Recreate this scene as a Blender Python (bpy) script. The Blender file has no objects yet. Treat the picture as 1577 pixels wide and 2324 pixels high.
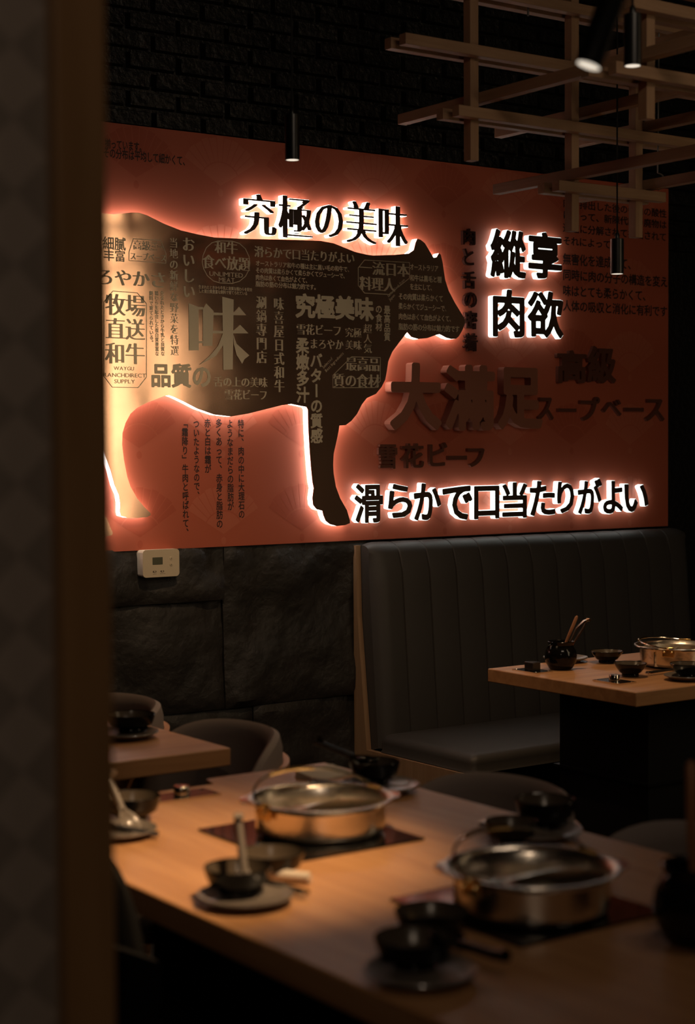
import bpy, bmesh, math, random
import numpy as np
from mathutils import Vector, Matrix
from mathutils.geometry import delaunay_2d_cdt
random.seed(7)
PI = math.pi
scene = bpy.context.scene
COL = scene.collection

# ------------------------------------------------------------------ camera, world, exposure
CAM_LOC = (0.0, -4.3, 1.35)
cam = bpy.data.cameras.new('camera')
cam.sensor_fit = 'HORIZONTAL'; cam.sensor_width = 36.0; cam.lens = 3800.0/1577.0*36.0
cam.clip_start = 0.05
cam_o = bpy.data.objects.new('camera', cam); COL.objects.link(cam_o)
_r, _u, _b = ((0.8153, -0.579, -0.006), (0.0278, 0.0289, 0.9992), (-0.5784, -0.8148, 0.0397))
m = Matrix(((_r[0], _u[0], _b[0]), (_r[1], _u[1], _b[1]), (_r[2], _u[2], _b[2]))).to_4x4()
m.translation = CAM_LOC
cam_o.matrix_world = m
cam.dof.use_dof = True
cam.dof.focus_distance = 4.95
cam.dof.aperture_fstop = 5.0
scene.camera = cam_o

world = bpy.data.worlds.new('world'); scene.world = world; world.use_nodes = True
world.node_tree.nodes['Background'].inputs[0].default_value = (1.0, 0.8, 0.62, 1)
world.node_tree.nodes['Background'].inputs[1].default_value = 0.011

vs = scene.view_settings
vs.view_transform = 'Standard'; vs.look = 'None'; vs.gamma = 1.0; vs.use_curve_mapping = False
vs.exposure = 0.0
scene.cycles.use_denoising = True
scene.cycles.max_bounces = 6
scene.cycles.caustics_reflective = False
scene.cycles.caustics_refractive = False
scene.cycles.sample_clamp_indirect = 2.0

# light thrown by the restaurant's pendant spots, plus two added fill lights
def lamp(name, kind, loc, power, color=(1, .72, .45), target=None, size=.03, angle=70, blend=.8):
    l = bpy.data.lights.new(name, kind); l.energy = power; l.color = color
    if kind == 'SPOT':
        l.spot_size = math.radians(angle); l.spot_blend = blend; l.shadow_soft_size = size
    elif kind == 'AREA':
        l.shape = 'RECTANGLE'; l.size = size[0]; l.size_y = size[1]
    else:
        l.shadow_soft_size = size
    o = bpy.data.objects.new(name, l); COL.objects.link(o); o.location = loc
    if target is not None:
        d = Vector(target)-Vector(loc)
        o.rotation_euler = d.to_track_quat('-Z', 'Y').to_euler()
    return o
WARM = (1.0, .66, .36)
lamp('spot_over_hotpot_table', 'SPOT', (1.46, -2.70, 1.80), 95, WARM, (1.19, -2.16, .75), .02, 48, 1.0)
lamp('spot_over_bench_table', 'SPOT', (3.104, -1.143, 1.775), 15, WARM, (3.12, -1.16, .75), .012, 74, 1.0)
lamp('spot_by_sign', 'SPOT', (2.213, -.965, 2.015), 19, WARM, (2.22, -.45, .75), .015, 118, 1.0)
lamp('spot_between_tables', 'SPOT', (2.391, -1.911, 2.08), 9, WARM, (1.95, -1.45, .75), .02, 80, 1.0)
lamp('ceiling_fill', 'AREA', (1.9, -3.4, 2.9), 8, (1, .78, .58), (3.5, -.3, 1.5), (.9, .3))  # unseen fill light added to lift the whole room
lamp('partition_fill', 'SPOT', (-.55, -5.3, 2.6), 26, (1, .76, .55), (.45, -2.94, 1.3), .06, 42, .6)  # unseen spot added to brighten the partition

# ------------------------------------------------------------------ materials
def newmat(name):
    mm = bpy.data.materials.new(name); mm.use_nodes = True
    return mm, mm.node_tree, mm.node_tree.nodes['Principled BSDF']
def mat(name, col, rough=.5, metal=0.0, coat=0.0, emit=None, bump=None, vary=None, spec=None):
    mm, nt, b = newmat(name)
    b.inputs['Base Color'].default_value = (*col, 1); b.inputs['Roughness'].default_value = rough
    b.inputs['Metallic'].default_value = metal
    if coat: b.inputs['Coat Weight'].default_value = coat; b.inputs['Coat Roughness'].default_value = .08
    if spec is not None: b.inputs['Specular IOR Level'].default_value = spec
    if emit:
        b.inputs['Emission Color'].default_value = (*emit[0], 1); b.inputs['Emission Strength'].default_value = emit[1]
    N, L = nt.nodes, nt.links
    if bump or vary: tc = N.new('ShaderNodeTexCoord')
    if bump:
        sc, st, dist = bump
        n = N.new('ShaderNodeTexNoise'); n.inputs['Scale'].default_value = sc; n.inputs['Detail'].default_value = 5
        L.new(tc.outputs['Object'], n.inputs['Vector'])
        bp = N.new('ShaderNodeBump'); bp.inputs['Strength'].default_value = st; bp.inputs['Distance'].default_value = dist
        L.new(n.outputs['Fac'], bp.inputs['Height']); L.new(bp.outputs['Normal'], b.inputs['Normal'])
    if vary:
        sc, c2 = vary
        n = N.new('ShaderNodeTexNoise'); n.inputs['Scale'].default_value = sc; n.inputs['Detail'].default_value = 4
        L.new(tc.outputs['Object'], n.inputs['Vector'])
        r = N.new('ShaderNodeValToRGB'); r.color_ramp.elements[0].position = .35; r.color_ramp.elements[1].position = .68
        r.color_ramp.elements[0].color = (*col, 1); r.color_ramp.elements[1].color = (*c2, 1)
        L.new(n.outputs['Fac'], r.inputs['Fac']); L.new(r.outputs['Color'], b.inputs['Base Color'])
    return mm
def woodmat(name, c1, c2, axis='X', scale=1.0, rough=.45, coat=0.0):
    mm, nt, b = newmat(name); N, L = nt.nodes, nt.links
    tc = N.new('ShaderNodeTexCoord'); mp = N.new('ShaderNodeMapping')
    s = [14*scale]*3; s['XYZ'.index(axis)] = 1.1*scale
    mp.inputs['Scale'].default_value = s
    n = N.new('ShaderNodeTexNoise'); n.inputs['Scale'].default_value = 2.4; n.inputs['Detail'].default_value = 6; n.inputs['Distortion'].default_value = .7
    r = N.new('ShaderNodeValToRGB'); r.color_ramp.elements[0].position = .3; r.color_ramp.elements[1].position = .72
    r.color_ramp.elements[0].color = (*c1, 1); r.color_ramp.elements[1].color = (*c2, 1)
    L.new(tc.outputs['Object'], mp.inputs['Vector']); L.new(mp.outputs['Vector'], n.inputs['Vector'])
    L.new(n.outputs['Fac'], r.inputs['Fac']); L.new(r.outputs['Color'], b.inputs['Base Color'])
    bp = N.new('ShaderNodeBump'); bp.inputs['Strength'].default_value = .12; bp.inputs['Distance'].default_value = .002
    L.new(n.outputs['Fac'], bp.inputs['Height']); L.new(bp.outputs['Normal'], b.inputs['Normal'])
    b.inputs['Roughness'].default_value = rough
    if coat: b.inputs['Coat Weight'].default_value = coat; b.inputs['Coat Roughness'].default_value = .25
    return mm
M = {}
M['brick'] = mat('black_painted_brick', (.010, .0097, .0093), .40, bump=(45, .9, .008))
M['stone'] = mat('black_split_stone', (.017, .015, .0135), .55, bump=(30, .7, .010), vary=(7, (.030, .026, .023)))
M['black'] = mat('matte_black', (.0035, .0032, .003), .65, spec=.25)
M['blackmetal'] = mat('black_powder_coat', (.008, .008, .008), .32)
M['floor'] = mat('dark_floor', (.018, .015, .012), .5)
M['ceiling'] = mat('black_ceiling', (.004, .004, .004), .8)
M['red'] = mat('red_printed_board', (.52, .120, .064), .55)
M['redlight'] = mat('red_board_pale_fan_print', (.56, .148, .086), .55)
M['reddark'] = mat('red_board_dark_fan_print', (.465, .095, .048), .55)
M['print'] = mat('dark_print', (.040, .014, .011), .6)
M['cowtext'] = mat('tan_satin_metal_lettering', (.80, .72, .58), .5, metal=.65)
M['acrylic'] = mat('lit_white_acrylic', (.8, .8, .78), .4, emit=((1.0, .92, .83), 5.2))
M['acrylic_cool'] = mat('lit_cool_white_acrylic', (.8, .8, .8), .4, emit=((.88, 1.0, .95), 2.1))
M['face'] = mat('dark_bronze_letter_face', (.075, .046, .035), .5, metal=.1)
M['unlit'] = mat('brown_metal_letter', (.36, .140, .092), .45, metal=.1)
M['unlitdark'] = mat('dark_brown_letter', (.085, .034, .026), .25, metal=.4)
M['unlitgloss'] = mat('polished_brown_letter', (.26, .104, .072), .24, metal=.5)
M['tabletop'] = woodmat('oak_tabletop', (.36, .170, .068), (.50, .260, .115), 'Y', 1.0, .40)
M['tabletop_x'] = woodmat('oak_tabletop_lengthwise', (.36, .170, .068), (.50, .260, .115), 'X', 1.0, .40)
M['pine_x'] = woodmat('pine_bar_x', (.29, .165, .09), (.36, .22, .128), 'X', 2.0, .6)
M['pine_y'] = woodmat('pine_bar_y', (.29, .165, .09), (.36, .22, .128), 'Y', 2.0, .6)
M['pine_z'] = woodmat('pine_bar_z', (.29, .165, .09), (.36, .22, .128), 'Z', 2.0, .6)
M['postwood'] = woodmat('partition_wood', (.24, .125, .048), (.30, .165, .07), 'Z', 1.2, .5)
M['benchwood'] = woodmat('bench_end_wood', (.32, .19, .105), (.40, .25, .145), 'Z', 1.4, .5)
M['chairwood'] = woodmat('bent_ply_wood', (.36, .16, .07), (.46, .23, .11), 'Z', 1.4, .42)
M['leather'] = mat('charcoal_leather', (.062, .056, .0525), .52, bump=(120, .12, .002))
M['fabric'] = mat('brown_grey_upholstery', (.19, .15, .132), .7, bump=(260, .2, .001))
M['fabric_shaded'] = mat('shaded_upholstery', (.004, .0036, .0033), .8, spec=.12)  # shade put into the colour, for one unlit chair of the same set
M['steel'] = mat('hammered_steel', (.82, .75, .66), .26, metal=1.0, bump=(110, .14, .003))
M['steelsmooth'] = mat('polished_steel', (.80, .72, .60), .14, metal=1.0)
M['brass'] = mat('brass', (.85, .58, .25), .2, metal=1.0)
M['gold'] = mat('rose_gold_metal', (.80, .50, .27), .2, metal=1.0)
M['glaze'] = mat('black_glaze', (.005, .0045, .004), .12, spec=.32)
M['glazein'] = mat('inner_glaze', (.075, .056, .038), .25)
M['plate'] = mat('grey_stoneware', (.155, .128, .105), .35, coat=.3)
M['hob'] = mat('black_hob_glass', (.004, .004, .004), .06, coat=.5)
M['chop'] = mat('black_chopstick', (.012, .010, .009), .3)
M['chopwood'] = mat('wooden_utensil', (.30, .125, .05), .4)
M['napkin'] = mat('grey_paper_napkin', (.55, .47, .38), .8)
M['knobplate'] = mat('knob_panel_black', (.010, .010, .010), .15, coat=.3)
M['tinted'] = mat('smoky_plastic', (.030, .026, .022), .15)
M['thermo'] = mat('white_thermostat_plastic', (.72, .62, .47), .42)
M['lcd'] = mat('lcd_screen', (.10, .105, .07), .2)
M['grey'] = mat('grey_mark', (.16, .13, .10), .5)
M['lampglow'] = mat('lamp_diffuser', (.8, .75, .68), .4, emit=((1, .90, .76), .60))
M['wire'] = mat('grey_wire', (.10, .095, .09), .45)
M['paper'] = mat('lantern_paper', (.8, .7, .5), .7, emit=((1.0, .75, .46), 2.8))
# brushed bronze of the cow sign: uneven polish
mm, nt, b = newmat('brushed_bronze'); N, L = nt.nodes, nt.links
tc = N.new('ShaderNodeTexCoord'); n1 = N.new('ShaderNodeTexNoise'); n1.inputs['Scale'].default_value = 4.5; n1.inputs['Detail'].default_value = 5
L.new(tc.outputs['Object'], n1.inputs['Vector'])
r = N.new('ShaderNodeMapRange'); r.inputs['From Min'].default_value = .3; r.inputs['From Max'].default_value = .7
r.inputs['To Min'].default_value = .07; r.inputs['To Max'].default_value = .15
L.new(n1.outputs['Fac'], r.inputs['Value']); L.new(r.outputs['Result'], b.inputs['Roughness'])
n2 = N.new('ShaderNodeTexNoise'); n2.inputs['Scale'].default_value = 3.0; n2.inputs['Detail'].default_value = 2
L.new(tc.outputs['Object'], n2.inputs['Vector'])
bp = N.new('ShaderNodeBump'); bp.inputs['Strength'].default_value = .09; bp.inputs['Distance'].default_value = .02
L.new(n2.outputs['Fac'], bp.inputs['Height']); L.new(bp.outputs['Normal'], b.inputs['Normal'])
b.inputs['Base Color'].default_value = (.95, .60, .43, 1); b.inputs['Metallic'].default_value = .88
M['bronze'] = mm
# woven screen of the partition: diagonal lattice pattern in a dark cloth behind glass
mm, nt, b = newmat('woven_screen'); N, L = nt.nodes, nt.links
tc = N.new('ShaderNodeTexCoord'); mp = N.new('ShaderNodeMapping'); mp.inputs['Rotation'].default_value = (0, PI/4, 0); mp.inputs['Scale'].default_value = (22, 22, 22)
L.new(tc.outputs['Object'], mp.inputs['Vector'])
ck = N.new('ShaderNodeTexChecker'); ck.inputs['Scale'].default_value = 1.0
ck.inputs['Color1'].default_value = (.34, .28, .24, 1); ck.inputs['Color2'].default_value = (.24, .20, .17, 1)
L.new(mp.outputs['Vector'], ck.inputs['Vector']); L.new(ck.outputs['Color'], b.inputs['Base Color'])
b.inputs['Roughness'].default_value = .55; b.inputs['Coat Weight'].default_value = .5; b.inputs['Coat Roughness'].default_value = .06
M['screen'] = mm

# ------------------------------------------------------------------ mesh builder
class MB:
    def __init__(s): s.v = []; s.f = []; s.mi = []
    def add(s, vs_, fs, mi=0, T=None):
        o = len(s.v)
        if T is not None: vs_ = [tuple(T @ Vector(p)) for p in vs_]
        s.v += [tuple(p) for p in vs_]
        for f in fs: s.f.append([i+o for i in f]); s.mi.append(mi)
        return s
    def box(s, x0, x1, y0, y1, z0, z1, mi=0, T=None):
        v = [(x, y, z) for x in (x0, x1) for y in (y0, y1) for z in (z0, z1)]
        return s.add(v, [(0, 1, 3, 2), (4, 6, 7, 5), (0, 4, 5, 1), (2, 3, 7, 6), (0, 2, 6, 4), (1, 5, 7, 3)], mi, T)
    def lathe(s, prof, seg=32, mi=0, T=None, cap=True):
        v = []; f = []; n = len(prof)
        for k in range(seg):
            a = 2*PI*k/seg
            for r_, z in prof: v.append((r_*math.cos(a), r_*math.sin(a), z))
        for k in range(seg):
            k2 = (k+1) % seg
            for i in range(n-1): f.append((k*n+i, k2*n+i, k2*n+i+1, k*n+i+1))
        if cap:
            if prof[0][0] > 1e-6: f.append([k*n for k in range(seg)][::-1])
            if prof[-1][0] > 1e-6: f.append([k*n+n-1 for k in range(seg)])
        return s.add(v, f, mi, T)
    def tube(s, path, rad, seg=8, mi=0, T=None, closed=False):
        P = [Vector(p) for p in path]; n = len(P); R_ = rad if isinstance(rad, (list, tuple)) else [rad]*n
        v = []; f = []; up = None
        for i, p in enumerate(P):
            if closed: t = (P[(i+1) % n]-P[i-1]).normalized()
            else: t = (P[min(i+1, n-1)]-P[max(i-1, 0)]).normalized()
            if up is None: up = Vector((0, 0, 1)) if abs(t.z) < .9 else Vector((1, 0, 0))
            a = t.cross(up).normalized(); bb = a.cross(t).normalized(); up = bb
            for k in range(seg):
                w = 2*PI*k/seg; v.append(tuple(p+(a*math.cos(w)+bb*math.sin(w))*R_[i]))
        for i in range(n if closed else n-1):
            i2 = (i+1) % n
            for k in range(seg):
                k2 = (k+1) % seg; f.append((i*seg+k, i*seg+k2, i2*seg+k2, i2*seg+k))
        if not closed: f += [list(range(seg))[::-1], [(n-1)*seg+k for k in range(seg)]]
        return s.add(v, f, mi, T)
    def grid(s, pts, mi=0, T=None, wrap=False):                     # rows of points
        nr, nc = len(pts), len(pts[0]); v = [p for row in pts for p in row]; f = []
        for i in range(nr-1):
            for j in range(nc if wrap else nc-1):
                j2 = (j+1) % nc; f.append((i*nc+j, i*nc+j2, (i+1)*nc+j2, (i+1)*nc+j))
        return s.add(v, f, mi, T)
    def flat(s, polys, y, mi=0):                                    # polygons (x,z), holes by even-odd, facing -Y
        ed = []; seg = []; pts = []
        for pl in polys:
            o = len(pts); n = len(pl); pts += [Vector((p[0], p[1])) for p in pl]
            ed += [(o+i, o+(i+1) % n) for i in range(n)]; seg += [(*pl[i], *pl[(i+1) % n]) for i in range(n)]
        v2, _, tri, _, _, _ = delaunay_2d_cdt(pts, ed, [], 0, 1e-7)
        G = np.array(seg); pts = [tuple(p) for p in v2]; fs = []
        for t in tri:
            a, b_, c = (pts[i] for i in t)
            ar = (b_[0]-a[0])*(c[1]-a[1])-(b_[1]-a[1])*(c[0]-a[0])
            if abs(ar) < 1e-13: continue
            x, z = (a[0]+b_[0]+c[0])/3, (a[1]+b_[1]+c[1])/3
            m_ = (G[:, 1] > z) != (G[:, 3] > z); g = G[m_]
            if int((g[:, 0]+(z-g[:, 1])/(g[:, 3]-g[:, 1])*(g[:, 2]-g[:, 0]) > x).sum()) % 2:
                fs.append(tuple(t) if ar > 0 else (t[0], t[2], t[1]))
        return s.add([(p[0], y, p[1]) for p in pts], fs, mi)
    def prism(s, polys, yf, yb, mi=0):                              # solid between yf (front, more negative) and yb
        s.flat(polys, yf, mi)
        for pl in polys:
            n = len(pl); v = [(p[0], yf, p[1]) for p in pl]+[(p[0], yb, p[1]) for p in pl]
            s.add(v, [(i, (i+1) % n, n+(i+1) % n, n+i) for i in range(n)], mi)
        return s
    def build(s, name, mats, parent=None, smooth=False, bevel=0, T=None, sub=0):
        me = bpy.data.meshes.new(name); me.from_pydata(s.v, [], s.f)
        for k in (mats if isinstance(mats, (list, tuple)) else [mats]): me.materials.append(M[k])
        me.polygons.foreach_set('material_index', s.mi)
        if smooth:
            me.polygons.foreach_set('use_smooth', [True]*len(me.polygons)); me.set_sharp_from_angle(angle=.7)
        me.update()
        o = bpy.data.objects.new(name, me); COL.objects.link(o)
        if parent is not None: o.parent = parent
        if T is not None: o.matrix_local = T
        if bevel:
            md = o.modifiers.new('bevel', 'BEVEL'); md.width = bevel; md.segments = 3; md.limit_method = 'ANGLE'
            me.polygons.foreach_set('use_smooth', [True]*len(me.polygons)); me.set_sharp_from_angle(angle=1.2)
        if sub:
            md = o.modifiers.new('sub', 'SUBSURF'); md.levels = sub; md.render_levels = sub
        return o
def tag(o, label=None, cat=None, group=None, kind=None):
    for k, v in (('label', label), ('category', cat), ('group', group), ('kind', kind)):
        if v: o[k] = v
    return o
def thing(name, label, cat, loc=(0, 0, 0), rz=0, group=None):
    o = bpy.data.objects.new(name, None); COL.objects.link(o); o.location = loc; o.rotation_euler = (0, 0, rz)
    o.empty_display_size = .05
    return tag(o, label, cat, group)
def dup(root, loc, rz, label):
    r_ = root.copy(); COL.objects.link(r_); r_.location = loc; r_.rotation_euler = (0, 0, rz); r_['label'] = label
    for ch in list(root.children):
        c = ch.copy(); COL.objects.link(c); c.parent = r_
        for g in list(ch.children):
            d = g.copy(); COL.objects.link(d); d.parent = c
    return r_
def struct(o): return tag(o, kind='structure')
def TR(x=0, y=0, z=0, rz=0, rx=0, ry=0, s=1):
    return Matrix.Translation((x, y, z)) @ Matrix.Rotation(rz, 4, 'Z') @ Matrix.Rotation(ry, 4, 'Y') @ Matrix.Rotation(rx, 4, 'X') @ Matrix.Scale(s, 4)

# ------------------------------------------------------------------ glyphs: outlines of characters, with weight, as polygons
_fields = {}
def glyph_field(ch, n):
    if (ch, n) in _fields: return _fields[(ch, n)]
    d = bpy.data.curves.new('g', 'FONT'); d.body = ch; d.size = 1; d.resolution_u = 3; d.dimensions = '2D'; d.fill_mode = 'FRONT'
    o = bpy.data.objects.new('g', d); COL.objects.link(o)
    bpy.context.view_layer.update()
    me = bpy.data.meshes.new_from_object(o.evaluated_get(bpy.context.evaluated_depsgraph_get()))
    V = np.array([v.co[:2] for v in me.vertices]).reshape(-1, 2)
    tris = []; ec = {}
    for p in me.polygons:
        vi = list(p.vertices)
        for i in range(1, len(vi)-1): tris.append((vi[0], vi[i], vi[i+1]))
        for i in range(len(vi)):
            e = tuple(sorted((vi[i], vi[(i+1) % len(vi)]))); ec[e] = ec.get(e, 0)+1
    E_ = np.array([e for e, c in ec.items() if c == 1])
    bpy.data.objects.remove(o); bpy.data.curves.remove(d); bpy.data.meshes.remove(me)
    if len(V) == 0: return None
    lo = V.min(0)-.1; hi = V.max(0)+.1
    h = max(hi-lo)/n
    xs = np.arange(lo[0], hi[0]+h, h); ys = np.arange(lo[1], hi[1]+h, h)
    X_, Y_ = np.meshgrid(xs, ys); pts = np.stack([X_.ravel(), Y_.ravel()], 1)
    D = np.full(len(pts), 9.0)
    for a, b_ in E_:
        A = V[a]; ab = V[b_]-A; l2 = max(ab@ab, 1e-12)
        t = np.clip(((pts-A)@ab)/l2, 0, 1); q = pts-A-t[:, None]*ab
        D = np.minimum(D, (q*q).sum(1))
    D = np.sqrt(D); ins = np.zeros(len(pts), bool)
    for a, b_, c in tris:
        A, B_, C_ = V[a], V[b_], V[c]
        s1 = (B_[0]-A[0])*(pts[:, 1]-A[1])-(B_[1]-A[1])*(pts[:, 0]-A[0])
        s2 = (C_[0]-B_[0])*(pts[:, 1]-B_[1])-(C_[1]-B_[1])*(pts[:, 0]-B_[0])
        s3 = (A[0]-C_[0])*(pts[:, 1]-C_[1])-(A[1]-C_[1])*(pts[:, 0]-C_[0])
        ins |= ((s1 >= 0) & (s2 >= 0) & (s3 >= 0)) | ((s1 <= 0) & (s2 <= 0) & (s3 <= 0))
    F = np.where(ins, -D, D).reshape(X_.shape)
    _fields[(ch, n)] = (F, xs, ys, h, V)
    return _fields[(ch, n)]
def simplify(P, tol):
    if len(P) < 5: return P
    def rdp(a, b_):
        stack = [(a, b_)]; keep = {a, b_}
        while stack:
            i, j = stack.pop()
            if j-i < 2: continue
            A, B_ = Q[i], Q[j]; ab = B_-A; l = math.hypot(*ab)
            S = Q[i+1:j]-A
            dd = np.abs(S[:, 0]*ab[1]-S[:, 1]*ab[0])/l if l > 1e-9 else np.hypot(S[:, 0], S[:, 1])
            k = int(dd.argmax())
            if dd[k] > tol: keep.add(i+1+k); stack += [(i, i+1+k), (i+1+k, j)]
        return keep
    Q = np.array(list(P)+[P[0]]); far = int(((Q-Q[0])**2).sum(1).argmax())
    ks = sorted(rdp(0, far) | rdp(far, len(Q)-1))
    return [tuple(Q[k]) for k in ks[:-1]]
def contours(F, xs, ys, level=0.0, tol=.003):
    G = F-level; G = np.where(np.abs(G) < 1e-9, 1e-9, G); S = G < 0
    cell = S[:-1, :-1].astype(int)+S[:-1, 1:]+S[1:, 1:]+S[1:, :-1]
    nxt = {}; pos = {}
    def pt(i, j, e):
        if e == 0: k = ('h', i, j); a, b_ = (i, j), (i, j+1)
        elif e == 1: k = ('v', i, j+1); a, b_ = (i, j+1), (i+1, j+1)
        elif e == 2: k = ('h', i+1, j); a, b_ = (i+1, j), (i+1, j+1)
        else: k = ('v', i, j); a, b_ = (i, j), (i+1, j)
        if k not in pos:
            t = G[a]/(G[a]-G[b_]); pos[k] = (xs[a[1]]+t*(xs[b_[1]]-xs[a[1]]), ys[a[0]]+t*(ys[b_[0]]-ys[a[0]]))
        return k
    TAB = {1: [(3, 0)], 2: [(0, 1)], 3: [(3, 1)], 4: [(1, 2)], 6: [(0, 2)], 7: [(3, 2)], 8: [(2, 3)], 9: [(2, 0)], 11: [(2, 1)], 12: [(1, 3)], 13: [(1, 0)], 14: [(0, 3)], 5: [(3, 0), (1, 2)], 10: [(0, 1), (2, 3)]}
    for i, j in zip(*np.nonzero((cell > 0) & (cell < 4))):
        c = S[i, j]*1+S[i, j+1]*2+S[i+1, j+1]*4+S[i+1, j]*8
        for a, b_ in TAB[int(c)]: nxt[pt(i, j, a)] = pt(i, j, b_)
    out = []
    while nxt:
        k0 = next(iter(nxt)); k = k0; loop = []
        while k in nxt: loop.append(pos[k]); k = nxt.pop(k)
        if len(loop) > 3:
            loop = simplify(loop, tol)
            if len(loop) > 2: out.append(loop)
    return out
_gl = {}
def glyph(ch, style='bold', n=46):
    """polygons of one character in em units; style = how heavy the strokes are"""
    key = (ch, style, n)
    if key in _gl: return _gl[key]
    g = glyph_field(ch, n)
    if g is None: _gl[key] = []; return []
    F, xs, ys, h, V = g
    tol = .0035
    if style.startswith('mincho'):                                           # thin horizontals, thick verticals
        e = max(1, round(.016/h)); dx = max(1, round(.030/h))
        Fe = np.maximum(np.roll(F, e, 0), np.roll(F, -e, 0))
        Fd = Fe.copy()
        for k in range(1, dx+1): Fd = np.minimum(Fd, np.minimum(np.roll(Fe, k, 1), np.roll(Fe, -k, 1)))
        res = contours(Fd, xs, ys, .004 if style == 'mincho' else .008, tol)
    else:
        res = contours(F, xs, ys, {'regular': .004, 'medium': .012, 'bold': .022, 'heavy': .032, 'black': .040, 'bold_wide': .036, 'heavy_wide': .039, 'strong': .028}[style], tol)
    _gl[key] = res
    return res
def fit(polys, x0, z0, x1, z1):                                     # stretch to a box
    X_ = [p[0] for pl in polys for p in pl]; Z_ = [p[1] for pl in polys for p in pl]
    a, b_, c, d = min(X_), max(X_), min(Z_), max(Z_)
    sx = (x1-x0)/max(b_-a, 1e-6); sz = (z1-z0)/max(d-c, 1e-6)
    return [[(x0+(p[0]-a)*sx, z0+(p[1]-c)*sz) for p in pl] for pl in polys]
def emb(polys, x, z, sx, sz, rot=False):                            # em box with lower left corner x,z
    o = []
    for pl in polys:
        if rot: pl = [(.5+(p[1]-.38), .38-(p[0]-.5)) for p in pl]
        o.append([(x+p[0]*sx, z+(p[1]+.12)*sz) for p in pl])
    return o
def row(mb, text, box, y, mi, style='bold', n=44):                # horizontal line of print
    x0, z0, x1, z1 = box; w = (x1-x0)/len(text)
    for i, ch in enumerate(text):
        for_poly = glyph(ch, style, n)
        if for_poly: mb.flat(emb(for_poly, x0+i*w, z0, w*1.02, (z1-z0)*1.08), y, mi)
def col(mb, text, box, y, mi, style='bold', n=44):                # vertical line of print
    x0, z0, x1, z1 = box; h = (z1-z0)/len(text)
    for i, ch in enumerate(text):
        pl = glyph(ch, style, n)
        if not pl: continue
        if ch in '、。': pl = [[(p[0]+.55, p[1]+.55) for p in q] for q in pl]
        mb.flat(emb(pl, x0, z1-(i+1)*h, (x1-x0)*1.02, h*1.02, ch in 'ー「」'), y, mi)
def latin(mb, text, box, y, mi, rot=0.0, style='regular'):
    x0, z0, x1, z1 = box; x = 0; parts = []
    for ch in text:
        if ch == ' ': x += .28; continue
        g = glyph(ch, style, 30); V = glyph_field(ch, 30)[4]
        parts += [[(p[0]-V[:, 0].min()+x, p[1]) for p in pl] for pl in g]; x += V[:, 0].max()-V[:, 0].min()+.09
    if rot:
        s = math.hypot(x1-x0, z1-z0)/x; c, sn = math.cos(rot), math.sin(rot)
        for pl in parts: mb.flat([[(x0+s*(p[0]*c-p[1]*sn), z0+s*(p[0]*sn+p[1]*c)) for p in pl]], y, mi)
    else:
        zlo = -.01; zhi = .70
        # letters with counters need their holes: group by letter
        x = 0; s = (x1-x0)/sum((glyph_field(c_, 30)[4][:, 0].ptp() if False else (np.ptp(glyph_field(c_, 30)[4][:, 0])+.09)) if c_ != ' ' else .28 for c_ in text)
        for ch in text:
            if ch == ' ': x += .28; continue
            V = glyph_field(ch, 30)[4]; g = glyph(ch, style, 30)
            mb.flat([[(x0+s*(p[0]-V[:, 0].min()+x), z0+(p[1]-zlo)/(zhi-zlo)*(z1-z0)) for p in pl] for pl in g], y, mi)
            x += np.ptp(V[:, 0])+.09
def frame_line(mb, pts, y, mi, w=.0022):                            # thin outline of a printed frame
    n = len(pts); cx = sum(p[0] for p in pts)/n; cz = sum(p[1] for p in pts)/n
    inn = []
    for i in range(n):
        a, b_, c = Vector(pts[i-1]), Vector(pts[i]), Vector(pts[(i+1) % n])
        d1 = (b_-a).normalized(); d2 = (c-b_).normalized(); nn = Vector((-(d1+d2).y, (d1+d2).x)).normalized()
        if nn.dot(Vector((cx, cz))-b_) < 0: nn = -nn
        inn.append(tuple(b_+nn*w))
    for i in range(n):
        j = (i+1) % n
        mb.flat([[pts[i], pts[j], inn[j], inn[i]]], y, mi)

# ------------------------------------------------------------------ the room
struct(MB().box(-1.6, 5.0, -6.6, .2, -.1, 0).build('floor', 'floor'))
struct(MB().box(-1.6, 5.0, -6.6, .2, 3.0, 3.1).build('ceiling', 'ceiling'))
mb = MB().box(-1.6, 5.0, .024, .2, 0, 3.0)
BL, BH = .1655, .0555                                               # painted brick courses above the red board
for j in range(19):
    z = 2.21+j*BH-.055*3
    off = (j % 2)*BL/2
    for i in range(27):
        x = .72+i*BL+off; g = .004; d = random.uniform(.002, .010); e = .007; tl = random.uniform(-.002, .002)
        x0, x1, z0, z1 = x+g, x+BL-g, z+g, z+BH-g
        v = [(x0, .025, z0), (x1, .025, z0), (x1, .025, z1), (x0, .025, z1), (x0+e, d, z0+e*.7), (x1-e, d+tl, z0+e*.7), (x1-e, d-tl, z1-e*.7), (x0+e, d, z1-e*.7)]
        mb.add(v, [(4, 5, 6, 7), (0, 1, 5, 4), (1, 2, 6, 5), (2, 3, 7, 6), (3, 0, 4, 7)])
struct(mb.build('wall_back', 'brick'))
struct(MB().box(4.86, 5.0, -6.6, .2, 0, 3.0).build('wall_right', 'black'))
struct(MB().box(-1.6, -1.5, -6.6, .2, 0, 3.0).build('wall_left', 'black'))
struct(MB().box(-1.6, 5.0, -6.6, -6.5, 0, 3.0).build('wall_front', 'black'))

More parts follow.
